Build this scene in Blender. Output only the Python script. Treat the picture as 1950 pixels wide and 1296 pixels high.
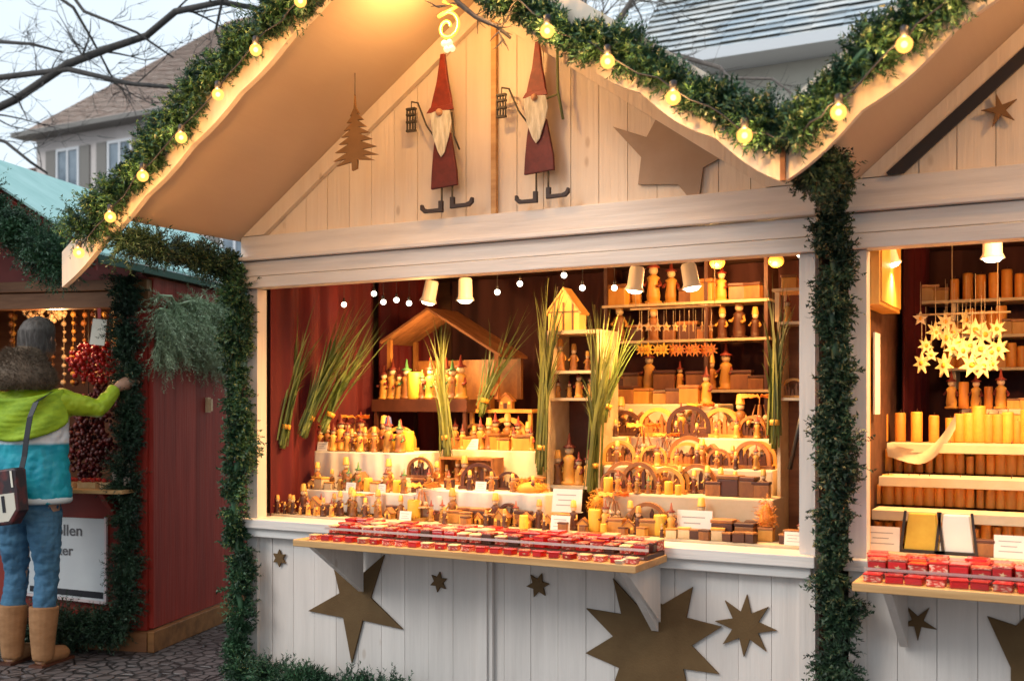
import bpy, math, random
import numpy as np
from mathutils import Vector, Matrix, Euler
R_ = math.radians
for _o in list(bpy.data.objects): bpy.data.objects.remove(_o)
SC = bpy.context.scene
COL = SC.collection

# ------------------------------------------------------------------ camera, sky, sun, exposure
CAM = (0.0, -4.2, 1.5); YAW = 28.2; FPX = 2050.0; HOR = 765.0
cam_d = bpy.data.cameras.new('camera'); cam = bpy.data.objects.new('camera', cam_d); COL.objects.link(cam)
cam.location = CAM; cam.rotation_euler = (R_(90), 0, R_(YAW))
cam_d.sensor_width = 36; cam_d.lens = 36 * FPX / 1950; cam_d.shift_y = (HOR - 648) / 1950
cam_d.clip_start = 0.05; cam_d.clip_end = 600
cam_d.dof.use_dof = True; cam_d.dof.focus_distance = 4.9; cam_d.dof.aperture_fstop = 2.8
SC.camera = cam
SUN_EL, SUN_ROT = R_(35), R_(210)
world = bpy.data.worlds.new('World'); SC.world = world; world.use_nodes = True
wn = world.node_tree; wn.nodes.clear()
def WN(t, **k):
    n = wn.nodes.new(t)
    for a, b in k.items(): setattr(n, a, b)
    return n
sky = WN('ShaderNodeTexSky', sky_type='NISHITA', sun_disc=False, sun_elevation=SUN_EL, sun_rotation=SUN_ROT, dust_density=2.0)
bg1 = WN('ShaderNodeBackground'); bg1.inputs[1].default_value = 0.05
bg2 = WN('ShaderNodeBackground'); bg2.inputs[0].default_value = (0.80, 0.91, 1.0, 1); pass
tc = WN('ShaderNodeTexCoord'); ns = WN('ShaderNodeTexNoise'); ns.inputs['Scale'].default_value = 2.4; ns.inputs['Detail'].default_value = 5
rmp = WN('ShaderNodeValToRGB'); rmp.color_ramp.elements[0].position = .30; rmp.color_ramp.elements[0].color = (.80, .80, .80, 1); rmp.color_ramp.elements[1].position = .62
dt = WN('ShaderNodeVectorMath', operation='DOT_PRODUCT'); dt.inputs[1].default_value = (-math.sin(R_(40))*math.cos(SUN_EL), math.cos(R_(40))*math.cos(SUN_EL), math.sin(SUN_EL))
mr0 = WN('ShaderNodeMapRange'); mr0.inputs['From Min'].default_value = -.5; mr0.inputs['From Max'].default_value = 1; mr0.inputs['To Min'].default_value = .58; mr0.inputs['To Max'].default_value = .78
wn.links.new(tc.outputs['Generated'], dt.inputs[0]); wn.links.new(dt.outputs['Value'], mr0.inputs[0]); wn.links.new(mr0.outputs[0], bg2.inputs[1])
mx = WN('ShaderNodeMixShader'); wo = WN('ShaderNodeOutputWorld')
wn.links.new(sky.outputs[0], bg1.inputs[0]); wn.links.new(tc.outputs['Generated'], ns.inputs['Vector']); wn.links.new(ns.outputs['Fac'], rmp.inputs[0])
wn.links.new(rmp.outputs[0], mx.inputs[0]); wn.links.new(bg1.outputs[0], mx.inputs[1]); wn.links.new(bg2.outputs[0], mx.inputs[2]); wn.links.new(mx.outputs[0], wo.inputs[0])
sun_d = bpy.data.lights.new('sun', 'SUN'); sun = bpy.data.objects.new('sun', sun_d); COL.objects.link(sun)
sun_d.energy = 0.8; sun_d.angle = R_(20); sun_d.color = (1, .97, .92)
sun.rotation_euler = (R_(55), 0, R_(-30)); sun.location = (-8, -10, 10)
SC.view_settings.view_transform = 'Standard'; SC.view_settings.look = 'None'; SC.view_settings.exposure = 0.75; SC.view_settings.gamma = 1.0
SC.cycles.max_bounces = 6; SC.cycles.diffuse_bounces = 4; SC.cycles.glossy_bounces = 2; SC.cycles.transparent_max_bounces = 6; SC.cycles.transmission_bounces = 3
SC.cycles.sample_clamp_indirect = 4.0

# ------------------------------------------------------------------ pixel rays (1950-wide photograph) onto real planes
_a = R_(YAW); _F = (-math.sin(_a), math.cos(_a)); _Rr = (math.cos(_a), math.sin(_a))
def _ray(u, v):
    t = (u - 975) / FPX; s = (HOR - v) / FPX
    return (_F[0] + _Rr[0]*t, _F[1] + _Rr[1]*t, s)
def at(u, v, Y):
    d = _ray(u, v); k = (Y - CAM[1]) / d[1]
    return (CAM[0] + k*d[0], Y, CAM[2] + k*d[2])
def X(u, Y): return at(u, HOR, Y)[0]
RO = (-5.02, .5); RA = R_(16.5)
def ratY(u, v, Yl):                     # the same in the red stall's own frame
    c, s = math.cos(RA), math.sin(RA); d = _ray(u, v)
    x, y = CAM[0]-RO[0], CAM[1]-RO[1]; a0 = (x*c + y*s, -x*s + y*c, CAM[2]); dl = (d[0]*c + d[1]*s, -d[0]*s + d[1]*c, d[2])
    k = (Yl - a0[1]) / dl[1]
    return tuple(a0[i] + k*dl[i] for i in range(3))

# ------------------------------------------------------------------ materials
MATS = {}
def mat(name, col, rough=.6, metal=0, col2=None, scale=(8, 8, 8), lo=.35, hi=.65, bump=0, bscale=None, emis=None, es=0, coat=0, island=0, sss=0, detail=4, trans=0, obj_rand=0, knots=0):
    m = bpy.data.materials.new(name); m.use_nodes = True; nt = m.node_tree; N = nt.nodes; L = nt.links
    b = N['Principled BSDF']; b.inputs['Roughness'].default_value = rough; b.inputs['Metallic'].default_value = metal
    b.inputs['Base Color'].default_value = (*col, 1)
    if coat: b.inputs['Coat Weight'].default_value = coat
    if sss: b.inputs['Subsurface Weight'].default_value = sss; b.inputs['Subsurface Scale'].default_value = .02
    if trans: b.inputs['Transmission Weight'].default_value = trans
    tcn = N.new('ShaderNodeTexCoord'); mp = N.new('ShaderNodeMapping'); L.new(tcn.outputs['Object'], mp.inputs[0]); mp.inputs['Scale'].default_value = scale
    out = None
    if col2 is not None:
        nz = N.new('ShaderNodeTexNoise'); nz.inputs['Scale'].default_value = 1; nz.inputs['Detail'].default_value = detail; nz.inputs['Roughness'].default_value = .62
        L.new(mp.outputs[0], nz.inputs['Vector'])
        cr = N.new('ShaderNodeValToRGB'); cr.color_ramp.elements[0].position = lo; cr.color_ramp.elements[1].position = hi
        cr.color_ramp.elements[0].color = (*col, 1); cr.color_ramp.elements[1].color = (*col2, 1)
        L.new(nz.outputs['Fac'], cr.inputs[0]); out = cr.outputs[0]
        rm = N.new('ShaderNodeMapRange'); rm.inputs['To Min'].default_value = max(.05, rough-.1); rm.inputs['To Max'].default_value = min(1, rough+.12); L.new(nz.outputs['Fac'], rm.inputs[0]); L.new(rm.outputs[0], b.inputs['Roughness'])
        if island or obj_rand:
            if island:
                g = N.new('ShaderNodeNewGeometry'); src = g.outputs['Random Per Island']
            else:
                g = N.new('ShaderNodeObjectInfo'); src = g.outputs['Random']
            mr = N.new('ShaderNodeMapRange'); mr.inputs['To Min'].default_value = 1-(island or obj_rand); mr.inputs['To Max'].default_value = 1+(island or obj_rand)
            L.new(src, mr.inputs[0])
            mm = N.new('ShaderNodeMix'); mm.data_type = 'RGBA'; mm.blend_type = 'MULTIPLY'; mm.inputs[0].default_value = 1
            L.new(out, mm.inputs[6]); L.new(mr.outputs[0], mm.inputs[7]); out = mm.outputs[2]
        if knots:
            vz = N.new('ShaderNodeTexVoronoi'); vz.inputs['Scale'].default_value = 1; km = N.new('ShaderNodeMapping'); km.inputs['Scale'].default_value = (7, 7, 3.2); L.new(tcn.outputs['Object'], km.inputs[0]); L.new(km.outputs[0], vz.inputs['Vector'])
            kr = N.new('ShaderNodeMapRange'); kr.inputs['From Min'].default_value = .05; kr.inputs['From Max'].default_value = .10; kr.inputs['To Min'].default_value = knots; kr.inputs['To Max'].default_value = 0; L.new(vz.outputs['Distance'], kr.inputs[0])
            km2 = N.new('ShaderNodeMix'); km2.data_type = 'RGBA'; L.new(kr.outputs[0], km2.inputs[0]); L.new(out, km2.inputs[6]); km2.inputs[7].default_value = (.34, .22, .13, 1); out = km2.outputs[2]
        L.new(out, b.inputs['Base Color'])
    if bump:
        bz = N.new('ShaderNodeTexNoise'); bz.inputs['Detail'].default_value = 5; bm_ = N.new('ShaderNodeMapping'); bm_.inputs['Scale'].default_value = bscale or scale
        L.new(tcn.outputs['Object'], bm_.inputs[0]); L.new(bm_.outputs[0], bz.inputs['Vector']); bz.inputs['Scale'].default_value = 1
        bn = N.new('ShaderNodeBump'); bn.inputs['Strength'].default_value = bump; bn.inputs['Distance'].default_value = .01
        L.new(bz.outputs['Fac'], bn.inputs['Height']); L.new(bn.outputs[0], b.inputs['Normal'])
    if emis: b.inputs['Emission Color'].default_value = (*emis, 1); b.inputs['Emission Strength'].default_value = es
    MATS[name] = m; return m
white = mat('white_paint', (.73, .67, .62), .5, col2=(.58, .53, .49), scale=(14, 14, 1.2), lo=.25, hi=.8, bump=.3, bscale=(60, 60, 3), island=.06, knots=.35)
white_h = mat('white_paint_rail', (.74, .70, .66), .5, col2=(.60, .55, .51), scale=(1.6, 22, 22), lo=.42, hi=.78, bump=.3, bscale=(3, 60, 60), island=.05)
white_g = mat('white_paint_gable', (.78, .67, .54), .55, col2=(.71, .58, .45), scale=(18, 18, 1.3), lo=.3, hi=.8, bump=.35, bscale=(60, 60, 3), island=.06, knots=.45)
soffit_m = mat('plywood_soffit', (.55, .42, .30), .6, col2=(.50, .37, .26), scale=(2.2, 1.0, 2.2), lo=.35, hi=.75, bump=.1, bscale=(30, 4, 30))
raw = mat('raw_pine', (.62, .38, .16), .55, col2=(.42, .22, .08), scale=(1.6, 14, 22), lo=.35, hi=.7, bump=.3, bscale=(3, 40, 40))
star_m = mat('brown_felt_board', (.135, .078, .028), .85, col2=(.105, .058, .02), scale=(6, 6, 6), bump=.2, bscale=(120, 120, 120))
star_shadow_m = mat('star_shadow_tone', (.37, .27, .195), .7, col2=(.33, .235, .165), scale=(6, 6, 6))  # star shadow as a colour, a little darker than the gable boards
tree_m = mat('cut_plywood_brown', (.22, .11, .035), .7, col2=(.16, .075, .022), scale=(6, 6, 9))
red_w = mat('red_stained_wood', (.40, .034, .018), .5, col2=(.24, .020, .012), scale=(16, 16, 1.2), lo=.3, hi=.7, bump=.4, bscale=(60, 60, 3), island=.12)
redpanel = mat('red_panel', (.30, .028, .014), .5, col2=(.20, .018, .010), scale=(3, 3, 3), bump=.2)
brownwood = mat('brown_beam', (.30, .125, .045), .55, col2=(.17, .06, .02), scale=(2, 14, 14), bump=.3)
plank_m = mat('oiled_step_board', (.36, .15, .04), .45, col2=(.2, .08, .02), scale=(2, 14, 14), bump=.3)
mint = mat('mint_canvas', (.46, .70, .67), .9, col2=(.36, .60, .57), scale=(1.2, 5, 5), lo=.35, hi=.65, bump=.25, bscale=(2, 12, 12))
dkgreen = mat('dark_green_edge', (.02, .07, .05), .6)
needle = mat('fir_needles', (.009, .038, .018), .5, col2=(.045, .125, .050), scale=(7, 7, 7), lo=.35, hi=.68, island=.45)
needle_d = mat('dark_fir_needles', (.008, .026, .012), .55, col2=(.03, .075, .032), scale=(7, 7, 7), lo=.35, hi=.7, island=.45)
needle_g = mat('grey_green_twigs', (.20, .28, .15), .6, col2=(.52, .62, .40), scale=(7, 7, 7), lo=.3, hi=.7, island=.5)
bark = mat('dark_bark', (.055, .05, .05), .85, col2=(.10, .085, .075), scale=(20, 20, 6), bump=.5)
bark2 = mat('grey_bark', (.16, .13, .115), .85, col2=(.24, .2, .17), scale=(20, 20, 6), bump=.5)
curtain = mat('red_velvet', (.12, .0012, .003), .8, col2=(.06, .0006, .002), scale=(6, 6, 1), bump=.1)
darkcloth = mat('dark_purple_cloth', (.075, .018, .014), .9, col2=(.04, .010, .010), scale=(5, 5, 1))
darkwood = mat('dark_ceiling_boards', (.14, .05, .022), .7, col2=(.08, .03, .014), scale=(2, 12, 12))
floor_m = mat('stall_floor_boards', (.22, .12, .06), .7, col2=(.14, .07, .03), scale=(2, 12, 12))
cream = mat('cream_cloth', (.66, .54, .36), .85, col2=(.56, .43, .26), scale=(5, 5, 5), bump=.25, bscale=(9, 9, 3))
whitecloth = mat('white_tablecloth', (.74, .68, .58), .85, col2=(.62, .54, .42), scale=(5, 5, 5), bump=.25, bscale=(9, 9, 3))
shelfw = mat('pale_shelf_wood', (.72, .56, .34), .5, col2=(.60, .42, .22), scale=(2, 14, 14))
goldwood = mat('golden_pine', (.70, .38, .08), .45, col2=(.52, .22, .03), scale=(10, 10, 3), obj_rand=.35)
midwood = mat('turned_brown_wood', (.42, .17, .04), .45, col2=(.2, .07, .02), scale=(12, 12, 6), obj_rand=.3)
darkbrown = mat('dark_carved_wood', (.10, .032, .016), .5, col2=(.07, .022, .01), scale=(14, 14, 14), obj_rand=.3)
palewood = mat('pale_turned_wood', (.74, .56, .34), .45, col2=(.62, .42, .2), scale=(10, 10, 10), obj_rand=.15)
redgloss = mat('red_lacquer', (.55, .012, .010), .25, coat=.5, col2=(.38, .008, .010), scale=(10, 10, 10), obj_rand=.3)
pinkred = mat('mottled_red_paper', (.50, .03, .02), .45, col2=(.70, .42, .30), scale=(75, 75, 75), lo=.5, hi=.58, obj_rand=.35)
steel = mat('steel_rail', (.62, .58, .56), .3, metal=.8)
orange = mat('orange_wax', (.80, .33, .05), .5, col2=(.70, .22, .025), scale=(8, 8, 8), sss=.1, obj_rand=.22)
yellow = mat('yellow_wax', (.80, .55, .06), .5, col2=(.7, .4, .03), scale=(8, 8, 8), sss=.1, obj_rand=.15)
strawm = mat('golden_straw', (.78, .40, .04), .6, col2=(.62, .24, .02), scale=(9, 9, 9), island=.3)
reed = mat('green_reed_leaf', (.075, .125, .018), .5, col2=(.17, .19, .035), scale=(3, 3, 6), lo=.3, hi=.7, island=.35)
reed_y = mat('yellow_reed_leaf', (.085, .10, .012), .5, col2=(.16, .16, .026), scale=(3, 3, 6), lo=.3, hi=.7, island=.3)
cardm = mat('white_card', (.84, .80, .70), .6, col2=(.78, .74, .62), scale=(5, 5, 5))
inkc = mat('pale_grey_ink', (.36, .34, .31), .7)
dullred = mat('dull_red_paint', (.24, .035, .018), .5, col2=(.16, .02, .012), scale=(10, 10, 10), obj_rand=.4)
inkm = mat('grey_ink', (.10, .10, .11), .7)
blackm = mat('black_strap', (.012, .012, .018), .5)
lampw = mat('cream_lamp_shade', (.66, .52, .36), .4, emis=(1, .62, .3), es=.12)
darkmetal = mat('dark_metal', (.05, .045, .04), .4, metal=.6)
amber = mat('amber_glass', (.85, .38, .05), .2, emis=(1, .42, .06), es=.55)
greenm = mat('green_paint', (.06, .16, .05), .5)
bluem = mat('blue_paint', (.06, .08, .25), .5)
def glow(name, col, s):
    m = bpy.data.materials.new(name); m.use_nodes = True; N = m.node_tree.nodes; L = m.node_tree.links; N.clear()
    e = N.new('ShaderNodeEmission'); e.inputs[0].default_value = (*col, 1); e.inputs[1].default_value = s
    t = N.new('ShaderNodeBsdfTransparent'); x = N.new('ShaderNodeMixShader'); x.inputs[0].default_value = .7; o = N.new('ShaderNodeOutputMaterial')
    L.new(t.outputs[0], x.inputs[1]); L.new(e.outputs[0], x.inputs[2]); L.new(x.outputs[0], o.inputs[0]); return m
bulb_m = glow('frosted_bulb', (1, .42, .085), 1.5)
core_m = glow('hot_filament', (1, .72, .3), 5)
bulbw_m = glow('small_white_bulb', (1, .90, .72), 9.0)
disc_m = glow('lit_lamp_mouth', (1, .86, .58), 9.0)
swirl_m = mat('lit_yellow_tube', (.25, .16, .02), .3, emis=(1, .60, .08), es=.85)
pearl_m = mat('lit_white_tube', (.4, .35, .2), .3, emis=(1, .80, .42), es=.8)

# ------------------------------------------------------------------ mesh helpers
INV = {}                                  # world -> local matrix of every root
def tag(o, label=None, cat=None, group=None, kind=None):
    if label and len(label.split()) > 16: print('LONG LABEL', label)
    if label: o['label'] = label
    if cat: o['category'] = cat
    if group: o['group'] = group
    if kind: o['kind'] = kind
    return o
def thing(name, label, cat, loc=(0, 0, 0), rz=0, group=None):
    o = bpy.data.objects.new(name, None); COL.objects.link(o); o.empty_display_size = .1
    o.location = loc; o.rotation_euler = (0, 0, rz)
    INV[o.name] = (Matrix.Translation(loc) @ Matrix.Rotation(rz, 4, 'Z')).inverted()
    return tag(o, label, cat, group)
def root_of(o):
    while o.parent: o = o.parent
    return o
class MB:
    def __init__(s): s.v = []; s.f = []; s.sm = []
    def add(s, vs, fs, sm=False):
        n = len(s.v); s.v += [tuple(p) for p in vs]; s.f += [tuple(i+n for i in f) for f in fs]; s.sm += [sm]*len(fs); return s
    def box(s, x0, x1, y0, y1, z0, z1, M=None):
        vs = [(x, y, z) for x in (x0, x1) for y in (y0, y1) for z in (z0, z1)]
        if M is not None: vs = [M @ Vector(p) for p in vs]
        return s.add(vs, [(0, 1, 3, 2), (4, 6, 7, 5), (0, 4, 5, 1), (2, 3, 7, 6), (0, 2, 6, 4), (1, 5, 7, 3)])
    def prism(s, pts, y0, y1, M=None):     # polygon in XZ, extruded along Y
        n = len(pts); vs = [(p[0], y0, p[1]) for p in pts] + [(p[0], y1, p[1]) for p in pts]
        if M is not None: vs = [M @ Vector(p) for p in vs]
        return s.add(vs, [tuple(range(n)), tuple(range(2*n-1, n-1, -1))] + [(i, i+n, (i+1) % n + n, (i+1) % n) for i in range(n)])
    def tube(s, path, r, n=6, cap=True, sm=True):
        P = [Vector(p) for p in path]; rr = r if isinstance(r, (list, tuple)) else [r]*len(P); vs = []; up = None
        for i, p in enumerate(P):
            t = (P[min(i+1, len(P)-1)] - P[max(i-1, 0)]); t = t.normalized() if t.length > 1e-9 else Vector((0, 0, 1))
            if up is None: up = Vector((0, 0, 1)) if abs(t.z) < .9 else Vector((1, 0, 0))
            a = t.cross(up); a = a.normalized() if a.length > 1e-6 else t.orthogonal().normalized(); b = a.cross(t).normalized(); up = b
            for k in range(n):
                th = 2*math.pi*k/n; vs.append(p + (a*math.cos(th) + b*math.sin(th))*rr[i])
        fs = [(i*n+k, i*n+(k+1) % n, (i+1)*n+(k+1) % n, (i+1)*n+k) for i in range(len(P)-1) for k in range(n)]
        if cap: fs += [tuple(range(n-1, -1, -1)), tuple(range((len(P)-1)*n, len(P)*n))]
        return s.add(vs, fs, sm)
    def lathe(s, prof, c=(0, 0, 0), n=12, sm=True, M=None):
        vs = []
        for r, z in prof:
            for k in range(n):
                th = 2*math.pi*k/n; vs.append(Vector((c[0]+r*math.cos(th), c[1]+r*math.sin(th), c[2]+z)))
        if M is not None: vs = [M @ p for p in vs]
        m = len(prof); fs = [(i*n+k, i*n+(k+1) % n, (i+1)*n+(k+1) % n, (i+1)*n+k) for i in range(m-1) for k in range(n)]
        fs += [tuple(range(n-1, -1, -1)), tuple(range((m-1)*n, m*n))]
        return s.add(vs, fs, sm)
    def ball(s, c, r, n=10, m=7, sz=1):
        return s.lathe([(max(1e-4, r*math.sin(math.pi*i/m)), -r*sz*math.cos(math.pi*i/m)) for i in range(m+1)], c, n)
    def tris(s, A):                        # A: (n,3,3)
        s.T = getattr(s, 'T', []) + [A]; return s
    def build(s, name, m, parent=None, local=False, recentre=True, bevel=0, loc=None):
        V = np.array([tuple(p) for p in s.v], dtype=np.float64).reshape(-1, 3); faces = list(s.f); sm = list(s.sm)
        if hasattr(s, 'T'):
            A = np.concatenate(s.T); k = len(V); V = np.concatenate([V, A.reshape(-1, 3)])
            idx = (np.arange(len(A)*3).reshape(-1, 3) + k).tolist(); faces += [tuple(i) for i in idx]; sm += [False]*len(idx)
        o = None; off = None
        if parent is not None:
            if not local:
                M = np.array(INV[root_of(parent).name]); V = V @ M[:3, :3].T + M[:3, 3]
        elif recentre and not local:
            lo, hi = V.min(0), V.max(0); off = np.array([(lo[0]+hi[0])/2, (lo[1]+hi[1])/2, lo[2]]); V = V - off
        me = bpy.data.meshes.new(name); me.from_pydata(V.tolist(), [], faces); me.polygons.foreach_set('use_smooth', sm); me.update()
        me.materials.append(m); o = bpy.data.objects.new(name, me); COL.objects.link(o)
        if parent is not None: o.parent = parent
        elif off is not None: o.location = off.tolist()
        if loc is not None: o.location = loc
        if bevel:
            b = o.modifiers.new('bevel', 'BEVEL'); b.width = bevel; b.segments = 2; b.limit_method = 'ANGLE'; b.angle_limit = R_(50)
        return o
def children(o): return [c for c in bpy.data.objects if c.parent == o]
def tree_of(o): return (o, [tree_of(c) for c in children(o)])
def copy_tree(t, parent=None):
    c = t[0].copy(); COL.objects.link(c); c.parent = parent
    for k in t[1]: copy_tree(k, c)
    return c
class Proto:                               # build one of a kind, then copy it with its parts
    def __init__(s, make): s.make = make; s.t = None
    def put(s, label, cat, loc, rz=0, sc=1, group=None, name=None):
        if s.t is None: o = s.make(); s.t = tree_of(o)
        else: o = copy_tree(s.t[:2])
        o.location = loc; o.rotation_euler = (0, 0, rz); o.scale = (sc, sc, sc) if not isinstance(sc, tuple) else sc
        for k in ('label', 'category', 'group'):
            if k in o: del o[k]
        return tag(o, label, cat, group)
ORD = ['first', 'second', 'third', 'fourth', 'fifth', 'sixth', 'seventh', 'eighth', 'ninth', 'tenth', 'eleventh', 'twelfth', 'thirteenth', 'fourteenth', 'fifteenth',
       'sixteenth', 'seventeenth', 'eighteenth', 'nineteenth', 'twentieth', 'twenty-first', 'twenty-second', 'twenty-third', 'twenty-fourth', 'twenty-fifth', 'twenty-sixth', 'twenty-seventh', 'twenty-eighth']
def structure(o): o['kind'] = 'structure'; return o
def vplanks(mb, x0, x1, y0, y1, zlo, zhi, w=.145, gap=.002, seed=0, axis='x'):
    # vertical boards between x0 and x1; zlo / zhi may be functions of x
    rng = random.Random(seed); n = max(1, round((x1-x0)/w)); w = (x1-x0)/n
    fl = zlo if callable(zlo) else (lambda x: zlo); fh = zhi if callable(zhi) else (lambda x: zhi)
    for i in range(n):
        a, b = x0+i*w+gap/2, x0+(i+1)*w-gap/2; d = rng.uniform(-.0015, .0015); e = .004
        pts = [(a, fl(a)), (b, fl(b)), (b, fh(b)), (a, fh(a))]
        if axis == 'x': mb.prism(pts, y0+d, y1)
        else:
            n0 = len(mb.v); mb.prism(pts, y0+d, y1); mb.v[n0:] = [(p[1], p[0], p[2]) for p in mb.v[n0:]]
# ------------------------------------------------------------------ ground
gm = bpy.data.materials.new('dark_cobbles'); gm.use_nodes = True; N = gm.node_tree.nodes; L = gm.node_tree.links; b = N['Principled BSDF']
t = N.new('ShaderNodeTexCoord'); v1 = N.new('ShaderNodeTexVoronoi'); v1.feature = 'DISTANCE_TO_EDGE'; v1.inputs['Scale'].default_value = 13; v1.inputs['Randomness'].default_value = .75
v2 = N.new('ShaderNodeTexVoronoi'); v2.inputs['Scale'].default_value = 13; v2.inputs['Randomness'].default_value = .75
L.new(t.outputs['Object'], v1.inputs['Vector']); L.new(t.outputs['Object'], v2.inputs['Vector'])
c1 = N.new('ShaderNodeValToRGB'); c1.color_ramp.elements[0].position = .02; c1.color_ramp.elements[0].color = (.15, .15, .15, 1); c1.color_ramp.elements[1].position = .10; c1.color_ramp.elements[1].color = (1, 1, 1, 1)
L.new(v1.outputs['Distance'], c1.inputs[0])
c2 = N.new('ShaderNodeValToRGB'); c2.color_ramp.elements[0].color = (.10, .085, .082, 1); c2.color_ramp.elements[1].color = (.17, .14, .135, 1); L.new(v2.outputs['Color'], c2.inputs[0])
m_ = N.new('ShaderNodeMix'); m_.data_type = 'RGBA'; m_.blend_type = 'MULTIPLY'; m_.inputs[0].default_value = 1; L.new(c1.outputs[0], m_.inputs[6]); L.new(c2.outputs[0], m_.inputs[7]); L.new(m_.outputs[2], b.inputs['Base Color'])
b.inputs['Roughness'].default_value = .45
bn = N.new('ShaderNodeBump'); bn.inputs['Distance'].default_value = .03; L.new(c1.outputs[0], bn.inputs['Height']); L.new(bn.outputs[0], b.inputs['Normal'])
g = MB(); g.add([(-260, -60, 0), (120, -60, 0), (120, 320, 0), (-260, 320, 0)], [(0, 1, 2, 3)])
structure(g.build('ground', gm, recentre=False))

# ------------------------------------------------------------------ wooded hill behind the houses
def blob_cards(rng, n, size, region):
    A = np.zeros((n*2, 3, 3))
    for i in range(n):
        c = np.array(region(rng)); a = np.array([rng.gauss(0, 1) for _ in range(3)]); b_ = np.array([rng.gauss(0, 1) for _ in range(3)])
        a = a/np.linalg.norm(a)*size*rng.uniform(.4, 1); b_ = b_/np.linalg.norm(b_)*size*rng.uniform(.4, 1)
        A[2*i] = [c, c+a, c+a*.6+b_]; A[2*i+1] = [c, c+b_, c-a*.5+b_*.4]
    return A
hillm = mat('winter_wood', (.17, .14, .11), .9, col2=(.09, .10, .06), scale=(.4, .4, .4), island=.4)
rh = random.Random(4)
hb = MB(); hp = []
for i in range(41):
    x = -120 + i*4.4; hp.append((x, 15 + 5*math.sin(i*.5) + max(0, -60-x)*.12 + 3*math.sin(i*1.3)))
for i in range(40):
    (xa, za), (xb, zb) = hp[i], hp[i+1]
    hb.add([(xa, 70, 0), (xb, 70, 0), (xb, 95, zb*.9), (xa, 95, za*.9)], [(0, 1, 2, 3)])
    hb.add([(xa, 95, za*.9), (xb, 95, zb*.9), (xb, 120, 0), (xa, 120, 0)], [(0, 1, 2, 3)])
structure(hb.build('hillside', hillm, recentre=False))
def reg(r):
    x = r.uniform(-110, -20); k = r.random(); i = min(39, int((x+120)/4.4)); return (x, 70+25*k, hp[i][1]*.9*k + r.uniform(-.5, 2.8))
w = MB(); w.tris(blob_cards(rh, 9000, 1.5, reg))
tag(w.build('hillside_woods', hillm, recentre=False), kind='stuff')

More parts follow.
